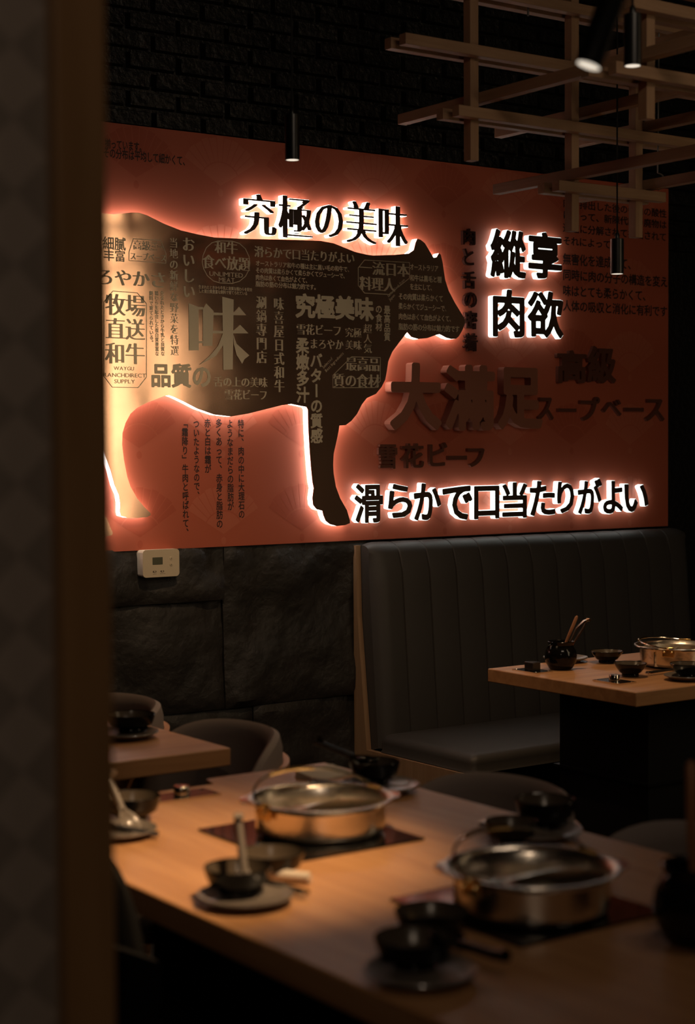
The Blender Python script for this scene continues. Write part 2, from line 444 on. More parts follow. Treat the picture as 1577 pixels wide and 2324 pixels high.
# split stone slabs under the board
def noise(x, z, s):
    from mathutils import noise as nz
    return nz.fractal((x*4, z*4, s), 1.0, 2.0, 5)
mb = MB()
SX = (2.5901, 0.7742)
ZL = (2.4507, 0.8909)
ZR = (2.7239, 0.5614)
XE = 3.12
for k, (x0, x1, z0, z1, o_) in enumerate(((.9, SX[0]-.0008, ZL[1]+.001, 1.0545, -.022), (.9, SX[0]-.0008, ZR[1]+.001, ZL[1]-.001, .0), (SX[0]+.0008, XE, ZR[1]+.001, 1.0545, -.004), (.9, SX[0]+.1, .25, ZR[1]-.001, .010), (SX[0]+.104, XE, .25, ZR[1]-.001, .004), (.9, XE, .0, .246, .0))):
    nx = int((x1-x0)/.022)+2; nzv = int((z1-z0)/.022)+2; rows = []
    for j in range(nzv):
        z = z0+(z1-z0)*j/(nzv-1); rr = []
        for i in range(nx):
            x = x0+(x1-x0)*i/(nx-1); ed = min(x-x0, x1-x, z-z0, z1-z); fall = min(1, ed/.02)
            rr.append((x, .006+o_*.6-(.014+.027*noise(x, z, k*3.1))*(.55+.45*fall), z))
        rows.append(rr)
    mb.grid(rows)
    for seq in (rows[0], rows[-1], [q[0] for q in rows], [q[-1] for q in rows]):
        mb.grid([seq, [(p[0], .012, p[2]) for p in seq]])
struct(mb.build('wall_stone_cladding', 'stone', smooth=True))

# thin conduit and cable on the dark wall right of the board
o = MB().tube([(4.70, -.035, z/10) for z in range(9, 31)], .006, 8).tube([(4.735, -.03, z/10) for z in range(9, 31)], .004, 8).build('wall_cable', 'wire', smooth=True)
tag(o, 'thin dark cable running down the black wall right of the red board', 'cable')

# ------------------------------------------------------------------ red board with its print
YB = -.015
x0b, x1b = 1.15, (4.4695, 1.6797)[0]
ztop = 2.268
mb = MB()
_bot = (3.0266, 1.0505)[1]
mb.box(x0b, x1b, YB, -.001, _bot, ztop, 0)
def arc(cx, cz, r0, r1, a0, a1, n=14):
    A = [a0+(a1-a0)*i/n for i in range(n+1)]
    return [(cx+r1*math.sin(a), cz+r1*math.cos(a)) for a in A]+[(cx+r0*math.sin(a), cz+r0*math.cos(a)) for a in A[::-1]]
def clip_ok(cx, cz): return x0b+.02 < cx < x1b and _bot < cz < ztop
def clampP(pl): return [(min(max(p[0], x0b+.002), x1b-.002), min(max(p[1], _bot+.002), ztop-.002)) for p in pl]
for k in range(-4, 9):
    for j in range(-1, 5):
        fx, fz = 2.306+.2815*k, 2.12-.258*j
        if not (x0b < fx < x1b+.03): continue
        mi = 1 if k % 2 else 2
        nr = 11; sp = math.radians(59)
        for q in range(nr):
            a0 = -sp+2*sp*q/nr+.012; a1 = -sp+2*sp*(q+1)/nr-.012
            pl = clampP(arc(fx, fz, .072, .142+.003*(q % 2), a0, a1, 3))
            if max(p[1] for p in pl)-min(p[1] for p in pl) > .004: mb.flat([pl], YB-.0004, mi)
        pl = clampP(arc(fx, fz, .0, .068, -sp, sp, 12)[:14])
        if max(p[1] for p in pl)-min(p[1] for p in pl) > .006: mb.flat([pl], YB-.0004, mi)
        if _bot+.03 < fz < ztop: mb.flat([[(fx+.009*math.cos(t*PI/5), fz-.02+.012*math.sin(t*PI/5)) for t in range(10)]], YB-.0004, mi)
YP = YB-.0008
row(mb, '揃っています。', (2.2072, 2.1932, 2.3355, 2.2206), YP, 3)
row(mb, 'その分布は平均して細かくて、', (2.2016, 2.1668, 2.4792, 2.1951), YP, 3)
for t, b_ in (('肉を排出した後の牛肉の酸性', (3.9536, 2.1618, 4.4593, 2.1912)), ('によって、新陳代謝の廃物は', (3.9536, 2.1218, 4.4594, 2.1512)), ('迅速に分解されて排出されて', (3.9535, 2.0774, 4.4595, 2.1075)),
              ('それによって', (3.9535, 2.0331, 4.1819, 2.0631)), ('無害化を達成して、', (3.9534, 1.9658, 4.3034, 2.0044)), ('同時に肉の分子の構造を変え', (3.9533, 1.9127, 4.4663, 1.95)),
              ('味はとても柔らかくて、', (3.9533, 1.8582, 4.3769, 1.8955)), ('人体の吸収と消化に有利です', (3.9532, 1.8065, 4.4644, 1.8439))):
    row(mb, t, b_, YP, 3)
for t, b_ in (('特に、肉の中に大理石の', (2.6397, 1.1317, 2.6616, 1.4296)), ('ようなまだらの脂肪が', (2.6011, 1.1565, 2.6234, 1.4295)), ('多くあって、赤身と脂肪の', (2.5622, 1.105, 2.5849, 1.4318)),
              ('赤と白は霜が', (2.5236, 1.2694, 2.546, 1.4316)), ('ついたようなので、', (2.4859, 1.1928, 2.5067, 1.429)), ('「霜降り」牛肉と呼ばれて、', (2.447, 1.0843, 2.4685, 1.4313))):
    col(mb, t, b_, YP, 3)
tag(mb.build('red_board', ['red', 'redlight', 'reddark', 'print']), 'large red printed board with fan pattern and dark Japanese text on wall', 'wall board')

# ------------------------------------------------------------------ the cow sign
COW = [(2.0698, 1.9539), (2.1105, 1.9811), (2.1757, 2.006), (2.2176, 2.0054), (2.2736, 2.0148), (2.2976, 2.0161), (2.3245, 2.0104), (2.3787, 1.9904), (2.4337, 1.9753), (2.4895, 1.9677), (2.5462, 1.9625), (2.6388, 1.9648), (2.7856, 1.9719), (2.8803, 1.9761), (2.9259, 1.9771), (2.972, 1.9733), (3.0135, 1.9624), (3.0554, 1.9514), (3.0995, 1.9459), (3.1251, 1.9447), (3.2081, 1.9518), (3.2661, 1.9597), (3.2857, 1.9726), (3.2929, 1.9955), (3.3001, 2.0085), (3.3125, 2.0065), (3.3303, 1.9965), (3.3491, 1.9724), (3.3661, 1.9522), (3.3788, 1.955), (3.3879, 1.9677), (3.3951, 1.9639), (3.4032, 1.9375), (3.4129, 1.8841), (3.4274, 1.8493), (3.4529, 1.812), (3.4777, 1.7816), (3.4934, 1.7626), (3.4952, 1.7451), (3.4849, 1.7252), (3.4691, 1.7031), (3.457, 1.695), (3.437, 1.6935), (3.417, 1.6973), (3.4021, 1.7032), (3.3897, 1.7075), (3.3721, 1.7037), (3.3377, 1.6931), (3.3037, 1.6893), (3.2745, 1.6948), (3.2576, 1.7097), (3.2257, 1.6765), (3.1975, 1.6457), (3.1816, 1.6154), (3.1745, 1.5791), (3.1691, 1.5568), (3.1551, 1.5343), (3.1325, 1.5118), (3.0964, 1.498), (3.0775, 1.4781), (3.0586, 1.4482), (3.0364, 1.4262), (3.0145, 1.4132), (2.991, 1.4118), (2.9875, 1.3932), (2.9789, 1.3606), (2.9687, 1.3245), (2.9664, 1.2905), (2.9682, 1.2632), (2.9762, 1.2227), (2.9923, 1.1861), (3.0175, 1.1487), (3.0288, 1.117), (3.0287, 1.1075), (3.0105, 1.1019), (2.9786, 1.1002), (2.9537, 1.1065), (2.9378, 1.1172), (2.9286, 1.1359), (2.9255, 1.1486), (2.9037, 1.1544), (2.8913, 1.1676), (2.8884, 1.1885), (2.8935, 1.2196), (2.8888, 1.24), (2.8842, 1.2812), (2.8798, 1.3325), (2.8754, 1.3994), (2.8738, 1.4607), (2.8689, 1.4681), (2.8131, 1.477), (2.7772, 1.4727), (2.7169, 1.4595), (2.6575, 1.4466), (2.5982, 1.4378), (2.5406, 1.4433), (2.484, 1.4602), (2.4398, 1.4799), (2.4063, 1.4935), (2.3897, 1.4984), (2.3729, 1.4957), (2.318, 1.4761), (2.2851, 1.4611), (2.2636, 1.4442), (2.2474, 1.4178), (2.2374, 1.3894), (2.2358, 1.3565), (2.2409, 1.3132), (2.2508, 1.2652), (2.261, 1.2364), (2.2819, 1.2026), (2.3036, 1.178), (2.3242, 1.159), (2.3252, 1.1534), (2.314, 1.1476), (2.2812, 1.1458), (2.2493, 1.148), (2.2304, 1.1536), (2.2271, 1.1655), (2.2281, 1.1893), (2.2242, 1.2133), (2.2106, 1.2421), (2.1999, 1.2806), (2.1878, 1.3137), (2.1771, 1.3406), (2.1595, 1.3618), (2.1482, 1.3433), (2.1462, 1.2938), (2.1548, 1.2192), (2.1734, 1.1627), (2.1857, 1.1474), (2.1951, 1.1234), (2.2032, 1.1068), (2.2004, 1.0994), (2.1739, 1.0954), (2.1326, 1.0994), (2.1104, 1.1707), (2.0903, 1.2945), (2.0768, 1.4909), (2.0657, 1.6617)]
cow = thing('cow_sign', 'big bronze cow-shaped wall sign with glowing white edges and tan lettering', 'sign', (0, 0, 0))
_e = [(p[0], p[1]) for p in COW]
MB().prism([_e], -.0430, -.0175).build('lit_edge', 'acrylic', cow)
mb = MB().prism([COW], -.0455, -.0431, 0)
YT = -.0462
T_ = 1
row(mb, '質細膩', (2.1451, 1.9038, 2.2541, 1.9402), YT, T_, 'medium')
row(mb, '丰富', (2.1829, 1.8724, 2.253, 1.9043), YT, T_, 'medium')
frame_line(mb, [(2.278, 1.9419), (2.368, 1.9427), (2.3844, 1.906), (2.384, 1.8768), (2.2629, 1.8778), (2.2632, 1.9024)], YT, T_)
row(mb, '高級', (2.2769, 1.9089, 2.3341, 1.9374), YT, T_, 'mincho', 56)
latin(mb, 'High', (2.3351, 1.9304, 2.3572, 1.9371), YT, T_)
latin(mb, '-end Soup', (2.335, 1.9208, 2.3736, 1.9275), YT, T_)
latin(mb, 'Base', (2.3349, 1.9119, 2.3548, 1.9176), YT, T_)
row(mb, 'スープベース', (2.2675, 1.8799, 2.3849, 1.9027), YT, T_, 'mincho', 56)
row(mb, 'まろやかさ', (2.1026, 1.8027, 2.3859, 1.8507), YT, T_, 'mincho', 60)
col(mb, '当地の新鮮な野菜を特選', (2.3948, 1.6119, 2.423, 1.9532), YT, T_, 'mincho', 56)
col(mb, 'おいしい', (2.4366, 1.7779, 2.4794, 1.959), YT, T_, 'mincho', 60)
frame_line(mb, [(2.5578, 1.9542), (2.6078, 1.9565), (2.6329, 1.9515), (2.6542, 1.9364), (2.6665, 1.914), (2.6694, 1.8943), (2.6661, 1.8742), (2.6534, 1.8537), (2.6318, 1.8377), (2.6065, 1.8301), (2.5641, 1.8293), (2.5413, 1.834), (2.5205, 1.8482), (2.5075, 1.8687), (2.5032, 1.8879), (2.506, 1.9076), (2.5176, 1.9311), (2.5368, 1.947)], YT, T_)
row(mb, '和牛', (2.5463, 1.9152, 2.626, 1.9525), YT, T_, 'mincho', 60)
row(mb, '食べ放題', (2.5049, 1.8679, 2.6685, 1.9095), YT, T_, 'mincho', 60)
latin(mb, 'UNLIMITED', (2.5283, 1.8496, 2.6456, 1.8633), YT, T_)
latin(mb, 'MEAT', (2.5605, 1.8337, 2.6166, 1.8468), YT, T_)
row(mb, '生まれたときから牛乳と良質な稲わらを配合', (2.4911, 1.81, 2.6758, 1.8207), YT, T_)
row(mb, 'した蛋白質豊富な飼料で育てられている', (2.491, 1.7979, 2.6588, 1.8087), YT, T_)
frame_line(mb, [(2.1827, 1.7582), (2.2112, 1.7906), (2.2894, 1.7893), (2.3196, 1.7595), (2.317, 1.5489), (2.2896, 1.5178), (2.2059, 1.5175), (2.18, 1.5488)], YT, T_)
row(mb, '牧場', (2.1872, 1.7185, 2.3145, 1.7803), YT, T_, 'mincho', 70)
row(mb, '直送', (2.1873, 1.6508, 2.3122, 1.7123), YT, T_, 'mincho', 70)
row(mb, '和牛', (2.1847, 1.5816, 2.3113, 1.6432), YT, T_, 'mincho', 70)
latin(mb, 'WAYGU', (2.212, 1.5671, 2.2777, 1.5778), YT, T_)
latin(mb, 'RANCHDIRECT', (2.1794, 1.5476, 2.316, 1.5589), YT, T_)
latin(mb, 'SUPPLY', (2.2133, 1.5299, 2.2804, 1.5413), YT, T_)
col(mb, '生まれたときから牛乳と良質な', (2.3633, 1.6109, 2.3765, 1.797), YT, T_)
col(mb, '稲わらを配合した蛋白質豊富な', (2.3451, 1.6104, 2.3574, 1.7968), YT, T_)
col(mb, '飼料で育てられている。', (2.3273, 1.6419, 2.3403, 1.7959), YT, T_)
row(mb, '品質の', (2.3287, 1.5196, 2.5322, 1.5859), YT, T_, 'heavy', 60)
row(mb, '舌の上の美味', (2.5391, 1.5241, 2.7272, 1.5546), YT, T_, 'mincho', 56)
row(mb, '雪花ビーフ', (2.5762, 1.4861, 2.7269, 1.5174), YT, T_, 'mincho', 56)
for q_, pl in enumerate(([(2.4568, 1.7662), (2.4904, 1.7566), (2.4898, 1.6303), (2.4567, 1.6294)], [(2.4897, 1.7566), (2.5052, 1.7573), (2.5051, 1.7501), (2.4896, 1.7494)], [(2.5043, 1.752), (2.5159, 1.7681), (2.5411, 1.747), (2.5354, 1.6447), (2.5032, 1.6437)], [(2.4886, 1.6576), (2.5041, 1.6581), (2.504, 1.6516), (2.4885, 1.6511)], [(2.5706, 1.7902), (2.6099, 1.7838), (2.6047, 1.5774), (2.5722, 1.575)], [(2.5346, 1.7428), (2.6056, 1.7424), (2.6283, 1.7632), (2.653, 1.7394), (2.5345, 1.7346)], [(2.534, 1.6898), (2.605, 1.689), (2.6316, 1.7098), (2.6603, 1.6856), (2.5339, 1.6813)],
           [(2.5722, 1.6836), (2.5799, 1.6822), (2.5699, 1.6457), (2.5466, 1.6155), (2.4893, 1.5873), (2.5256, 1.615), (2.5545, 1.6453)], [(2.6058, 1.6847), (2.6182, 1.6537), (2.6434, 1.6346), (2.6628, 1.6202), (2.6451, 1.6081), (2.6371, 1.594), (2.6179, 1.6207), (2.6085, 1.6535)])):
    mb.flat([pl], YT-.0003-.00015*q_, T_)
row(mb, '滑らかで口当たりがよい', (2.6834, 1.9123, 3.0524, 1.9465), YT, T_, 'mincho', 56)
row(mb, 'オーストラリア和牛の種は主に黒い毛の和牛で、', (2.6881, 1.8871, 3.0407, 1.9037), YT, T_)
row(mb, 'その肉質は柔らかくて柔らかくてジューシーで、', (2.6879, 1.8661, 3.0235, 1.8827), YT, T_)
row(mb, '肉色は赤くて血色がよくて、', (2.6877, 1.8448, 2.883, 1.8615), YT, T_)
row(mb, '脂肪の筋の分布は魅力的です。', (2.6875, 1.8256, 2.9151, 1.8422), YT, T_)
col(mb, '涮鍋專門店', (2.6882, 1.5956, 2.726, 1.7999), YT, T_, 'mincho', 56)
col(mb, '味喜屋日式和牛', (2.751, 1.5101, 2.7878, 1.7985), YT, T_, 'mincho', 56)
frame_line(mb, [(3.065, 1.9033), (3.0902, 1.9297), (3.2683, 1.9317), (3.268, 1.881), (3.1854, 1.825), (3.0895, 1.8247), (3.0647, 1.8478)], YT, T_)
row(mb, '一流日本', (3.0699, 1.882, 3.2668, 1.9251), YT, T_, 'mincho', 60)
row(mb, '料理人', (3.0696, 1.8324, 3.2098, 1.8765), YT, T_, 'mincho', 60)
latin(mb, 'Senior Cook From', (3.1835, 1.8168, 3.252, 1.8713), YT, T_, .72)
latin(mb, 'Japan', (3.1889, 1.8048, 3.2109, 1.8224), YT, T_, .72)
row(mb, '究極美味', (2.8286, 1.7386, 3.1236, 1.8079), YT, T_, 'black', 60)
row(mb, '雪花ビーフ', (2.8327, 1.6866, 3.0008, 1.7202), YT, T_, 'mincho', 56)
row(mb, 'まろやか', (2.8807, 1.6446, 3.0077, 1.677), YT, T_, 'mincho', 56)
row(mb, '究極', (3.0137, 1.6847, 3.0777, 1.7148), YT, T_, 'mincho', 56)
row(mb, '美味', (3.0147, 1.6467, 3.0774, 1.6761), YT, T_, 'mincho', 56)
col(mb, '超人気', (3.0845, 1.6376, 3.1172, 1.7304), YT, T_, 'mincho', 56)
col(mb, 'の食材', (3.1317, 1.7089, 3.1574, 1.7916), YT, T_, 'bold')
col(mb, '最高品質', (3.1645, 1.6783, 3.1898, 1.7909), YT, T_, 'bold')
col(mb, '柔嫩多汁', (2.8307, 1.4799, 2.8782, 1.6799), YT, T_, 'heavy', 50)
col(mb, 'バターの質感', (2.882, 1.3565, 2.9273, 1.6334), YT, T_, 'heavy', 50)
frame_line(mb, [(2.9664, 1.5671), (3.0381, 1.6268), (3.1508, 1.6268), (3.1503, 1.5522), (3.1281, 1.5305), (2.9661, 1.528)], YT, T_)
row(mb, '最高品', (3.0148, 1.5804, 3.1468, 1.6233), YT, T_, 'mincho', 60)
row(mb, '質の食材', (2.9673, 1.5288, 3.1465, 1.5715), YT, T_, 'mincho', 60)
latin(mb, 'Selected', (2.9324, 1.5863, 2.971, 1.6126), YT, T_, .72)
latin(mb, 'Best Ingredients', (2.9426, 1.5757, 3.0153, 1.628), YT, T_, .72)
row(mb, 'オーストラリア', (3.2686, 1.9072, 3.3843, 1.927), YT, T_)
row(mb, '和牛は黒毛と種', (3.2684, 1.8721, 3.398, 1.892), YT, T_)
row(mb, 'を主にして、', (3.2683, 1.8447, 3.3682, 1.8645), YT, T_)
row(mb, 'その肉質は柔らかくて', (3.2225, 1.811, 3.4037, 1.8318), YT, T_)
row(mb, '柔らかくてジューシーで、', (3.2223, 1.7806, 3.4274, 1.8007), YT, T_)
row(mb, '肉色は赤くて血色がよくて、', (3.2221, 1.7483, 3.4463, 1.768), YT, T_)
row(mb, '脂肪の筋の分布は魅力的です', (3.2219, 1.7156, 3.4713, 1.7361), YT, T_)
mb.build('sign_face', ['bronze', 'cowtext'], cow)

# ------------------------------------------------------------------ the letters on the board
ORD = ['first', 'second', 'third', 'fourth', 'fifth', 'sixth', 'seventh', 'eighth', 'ninth', 'tenth', 'eleventh']
def lit_letter(ch, box, style, n, label, group, glow, grow):
    x0, z0, x1, z1 = box; cx = (x0+x1)/2; cz = (z0+z1)/2
    t = thing('letter_sign', label, 'letter', (cx, YB, cz), 0, group)
    raw = glyph(ch, style, n); pl = fit(raw, x0-cx, z0-cz, x1-cx, z1-cz)
    # the lit acrylic stands a little proud of the face all round: same scale, heavier outline
    rx = [p[0] for q in raw for p in q]; rz_ = [p[1] for q in raw for p in q]
    sx, sz = (x1-x0)/(max(rx)-min(rx)), (z1-z0)/(max(rz_)-min(rz_))
    body = [[(x0-cx+(p[0]-min(rx))*sx, z0-cz+(p[1]-min(rz_))*sz) for p in q] for q in glyph(ch, grow, n)]
    MB().prism(body, -.0225, -.0006).build('lit_body', glow, t)
    MB().prism(pl, -.0240, -.0226).build('letter_face', 'face', t)
HEAD = [('究', (2.6515, 1.9812, 2.7692, 2.102)), ('極', (2.7755, 1.9797, 2.9007, 2.1063)), ('の', (2.9086, 1.9923, 3.0148, 2.0906)), ('美', (3.0262, 1.9815, 3.1446, 2.1099)), ('味', (3.1511, 1.9807, 3.2685, 2.1064))]
for i, (ch, b_) in enumerate(HEAD):
    lit_letter(ch, b_, 'mincho', 110, 'glowing letter %s, %s character of the headline above the cow\'s back' % (ch, ORD[i]), 'lit headline letters above the cow', 'acrylic', 'mincho_wide')
for (ch, b_), w in zip([('縱', (3.6103, 1.9032, 3.7664, 2.0649)), ('享', (3.7764, 1.9102, 3.9299, 2.0678)), ('肉', (3.62, 1.7075, 3.7595, 1.8666)), ('欲', (3.7732, 1.7112, 3.9352, 1.8693))], ('upper left', 'upper right', 'lower left', 'lower right')):
    lit_letter(ch, b_, 'heavy', 100, 'glowing letter %s, %s of the four-letter block right of cow\'s head' % (ch, w), 'lit four letter block', 'acrylic_cool', 'heavy_wide')
for i, (ch, b_) in enumerate([('滑', (3.0522, 1.1055, 3.1631, 1.2291)), ('ら', (3.183, 1.1178, 3.2803, 1.2266)), ('か', (3.2864, 1.1069, 3.3982, 1.2271)), ('で', (3.4036, 1.1031, 3.53, 1.2159)), ('口', (3.5371, 1.1031, 3.6467, 1.2135)), ('当', (3.6591, 1.1021, 3.7699, 1.2231)), ('た', (3.7816, 1.107, 3.898, 1.2262)), ('り', (3.9062, 1.1126, 3.9853, 1.2217)), ('が', (4.0019, 1.1067, 4.1172, 1.2299)), ('よ', (4.1228, 1.1042, 4.2199, 1.2205)), ('い', (4.2256, 1.1072, 4.3463, 1.2074))]):
    lit_letter(ch, b_, 'strong', 80, 'glowing letter %s, %s character of the lit line along the board\'s bottom' % (ch, ORD[i]), 'lit letters along the bottom of the board', 'acrylic_cool', 'bold_wide')
def plain_letter(ch, box, style, depth, label, group, mt='unlit', n=70, rot=False):
    x0, z0, x1, z1 = box; cx = (x0+x1)/2; cz = (z0+z1)/2
    pl = glyph(ch, style, n)
    if not pl: return
    pl = fit(pl, x0-cx, z0-cz, x1-cx, z1-cz)
    o = MB().prism(pl, -depth, .0).build('letter_sign', mt); o.location = (cx, YB, cz)
    tag(o, label, 'letter', group)
for i, (ch, b_) in enumerate([('大', (3.1868, 1.3982, 3.3947, 1.6136)), ('滿', (3.407, 1.3964, 3.6221, 1.6119)), ('足', (3.6347, 1.4004, 3.8323, 1.6077))]):
    plain_letter(ch, b_, 'black', .032, 'deep unlit brown letter %s, %s of the three big letters right of cow\'s leg' % (ch, ORD[i]), 'big unlit letters', n=90)
for i, (ch, b_) in enumerate([('高', (3.915, 1.5594, 4.0539, 1.6737)), ('級', (4.0576, 1.5618, 4.1949, 1.6913))]):
    plain_letter(ch, b_, 'heavy', .014, 'unlit brown letter %s above the soup-base word, %s of its pair' % (ch, ORD[i]), 'unlit pair of letters upper right', 'unlitgloss')
for i, (ch, b_) in enumerate([('ス', (3.8299, 1.4324, 3.9012, 1.5096)), ('ー', (3.922, 1.461, 4.0076, 1.4731)), ('プ', (4.0242, 1.4305, 4.1192, 1.5147)), ('ベ', (4.1314, 1.448, 4.2236, 1.5064)), ('ー', (4.2409, 1.4646, 4.3341, 1.4785)), ('ス', (4.3429, 1.4302, 4.4392, 1.5101))]):
    plain_letter(ch, b_, 'bold', .012, 'polished brown letter %s, %s character of the small word below the pair' % (ch, ORD[i]), 'unlit soup base word', 'unlitgloss')
for i, (ch, b_) in enumerate([('雪', (3.1558, 1.2745, 3.2299, 1.3528)), ('花', (3.2476, 1.2757, 3.3376, 1.3555)), ('ビ', (3.3606, 1.2807, 3.4348, 1.3582)), ('ー', (3.4374, 1.3003, 3.5174, 1.3144)), ('フ', (3.5201, 1.2762, 3.5929, 1.3383))]):
    plain_letter(ch, b_, 'bold', .012, 'polished brown letter %s, %s character of the word above the glowing bottom line' % (ch, ORD[i]), 'unlit word above the bottom line', 'unlitgloss')
for i, (ch, b_) in enumerate([('肉', (3.5034, 2.0055, 3.5567, 2.0591)), ('と', (3.5072, 1.9391, 3.5498, 1.9932)), ('舌', (3.5028, 1.8623, 3.5587, 1.92)), ('の', (3.5066, 1.8004, 3.5626, 1.8515)), ('密', (3.5084, 1.7304, 3.5644, 1.7906)), ('着', (3.507, 1.6579, 3.5652, 1.7178))]):
    plain_letter(ch, b_, 'bold', .012, 'unlit brown letter %s, %s from the top of the vertical word by cow\'s nose' % (ch, ORD[i]), 'unlit vertical word', 'unlitdark')

# ------------------------------------------------------------------ thermostat under the board
tcx, tcz = (2.3544, 1.0135)
t = thing('thermostat', 'small white thermostat with grey screen on black stone below the board', 'thermostat', (tcx, -.022, tcz))
hw, hh = .0585, .0395
def rr(w, h, r_, bul=0.0, n=5):
    out = []
    for cx_, cz_, a0 in ((w-r_, h-r_, 0), (-w+r_, h-r_, PI/2), (-w+r_, -h+r_, PI), (w-r_, -h+r_, 1.5*PI)):
        for k in range(n+1):
            a = a0+PI/2*k/n; out.append((cx_+r_*math.cos(a), cz_+r_*math.sin(a)))
    return [(x*(1+bul*(1-(z/h)**2)), z*(1+bul*.5*(1-(x/w)**2))) for x, z in out]
MB().prism([rr(hw*.97, hh*.97, .008, .05)], -.012, .012).build('back_plate', 'thermo', t)
MB().prism([rr(hw, hh, .009, .06)], -.030, -.0125).build('case', 'thermo', t, bevel=.003)
MB().prism([rr(.0165, .0105, .001)], -.0308, -.0295).build('screen', 'lcd', t).location = (-.012, 0, .007)
for zz in (.013, -.005):
    MB().prism([[(.0052*math.cos(k*PI/8), .0052*math.sin(k*PI/8)) for k in range(16)]], -.0312, -.0295).prism([[(.0042*math.cos(k*PI/8), .0042*math.sin(k*PI/8)) for k in range(16)]], -.0318, -.0312).flat([[(-.002, -.002), (.002, -.002), (0, .002)]], -.032, 1).build('button', ['thermo', 'grey'], t).location = (.033, 0, zz)
for xx in (-.022, .003):
    s_ = MB().prism([rr(.006, .0025, .0024)], -.0306, -.0295).build('slide_switch', 'grey', t); s_.location = (xx, 0, -.0235)
    MB().prism([rr(.0022, .002, .001)], -.0318, -.0300).build('slider_knob', 'thermo', s_)
mb = MB()
for i in range(4): mb.flat([[(-.027+i*.003, -.0312), (-.025+i*.003, -.0312), (-.025+i*.003, -.0298), (-.027+i*.003, -.0298)]], -.0302)
for i in range(6): mb.flat([[(-.004+i*.003, -.0312), (-.002+i*.003, -.0312), (-.002+i*.003, -.0298), (-.004+i*.003, -.0298)]], -.0302)
mb.build('switch_marking', 'grey', t)

# ------------------------------------------------------------------ the bench
bench = thing('bench', 'long charcoal leather bench with channelled high back and wooden end', 'bench', (3.065, 0, 0))
bx = 3.065
mb = MB()
prof = [(-.012, 1.035), (-.026, 1.035), (-.032, .81), (-.078, .395), (-.60, .395), (-.60, .03), (-.012, .03)]
pts0 = [(0, y, z) for y, z in prof]; pts1 = [(.018, y, z) for y, z in prof]; n = len(prof)
mb.add(pts0+pts1, [list(range(n))[::-1], list(range(n, 2*n))]+[(i, (i+1) % n, n+(i+1) % n, n+i) for i in range(n)])
mb.build('end_panel', 'benchwood', bench)
# channelled backrest: a bulge per channel, rolled top edge
x_s, x_e, nch, per = .020, 1.440, 13, 22
rows = []
vprof = []
def face_y(z): return -.026-.052*(1.035-z)/.64-.056
for k in range(6): vprof.append((-.014-(.062)*(k/5)**1.0*1.0*0-(k/5)*.0, 1.0))
vprof = [(-.014, .98), (-.014, 1.015)]
for k in range(9):
    a = PI/2*k/8; vprof.append((-.030-.048*math.sin(a), 1.003+.036*math.cos(a)))
for k in range(1, 13): z = 1.003-k*.05; vprof.append((face_y(z), z))
vprof += [(face_y(.396)+.03, .394), (-.06, .394)]
stations = []
for c_ in range(nch):
    for fr in (0, .014, .030, .055, .10, .2, .35, .5, .65, .8, .90, .945, .970, .986): stations.append((c_, fr))
stations.append((nch, 0))
for c_, fr in stations:
    x = x_s+(x_e-x_s)*(c_+fr)/nch; rr_ = []
    e_ = min(fr, 1-fr); bul = .0085*min(1, e_/.030)**.5+.002*(1-abs(2*fr-1)**2)
    if (c_ == 0 and fr < .03) or c_ == nch: bul = .0085
    d_ = min(x-x_s, x_e-x); pull = max(0, 1-d_/.04)**2*.03
    for y, z in vprof:
        nzv = max(0, min(1, (z-.98)/.05)); ny = 1-nzv
        rr_.append((x, min(y-bul*ny+pull*ny, -.012), z+bul*.5*nzv-pull*.25*nzv))
    rows.append(rr_)
mb = MB().grid(rows)
mb.add(rows[0], [list(range(len(vprof)))]); mb.add(rows[-1], [list(range(len(vprof)))[::-1]])
mb.build('backrest', 'leather', bench, smooth=True)
def cushion(x0, x1, y0, y1, z0, z1, r_=.028, crown=.006, nx=28, ny=14):
    rows = []
    prof_ = [(0.0, z0), (0.0, z0+.006)]
    lv = [(-.004, z0), (0.0, z0+.008)]+[(r_*(1-math.cos(PI/2*k/6)), z1-r_+r_*math.sin(PI/2*k/6)) for k in range(7)]
    mb_ = MB(); loops = []
    def ring(ins, z):
        xa, xb, ya, yb = x0+ins, x1-ins, y0+ins, y1-ins; rc = max(.004, .022-ins*.4); o_ = []
        for cx_, cy_, a0 in ((xb-rc, yb-rc, 0), (xa+rc, yb-rc, PI/2), (xa+rc, ya+rc, PI), (xb-rc, ya+rc, 1.5*PI)):
            for k in range(6):
                a = a0+PI/2*k/5; o_.append((cx_+rc*math.cos(a), cy_+rc*math.sin(a), z))
        return o_
    loops = [ring(i_, z) for i_, z in lv]
    for k in range(1, 6): loops.append(ring(r_+k*.018, z1+crown*(1-(1-k/5)**2)))
    mb_.grid(loops, wrap=True)
    mb_.add(loops[-1], [list(range(24))]); mb_.add(loops[0], [list(range(24))[::-1]])
    return mb_
cushion(.012, 1.43, -.585, -.13, .397, .452).build('seat_cushion', 'leather', bench, smooth=True)
MB().box(.018, 1.43, -.53, -.10, .03, .395).build('seat_base', 'black', bench)

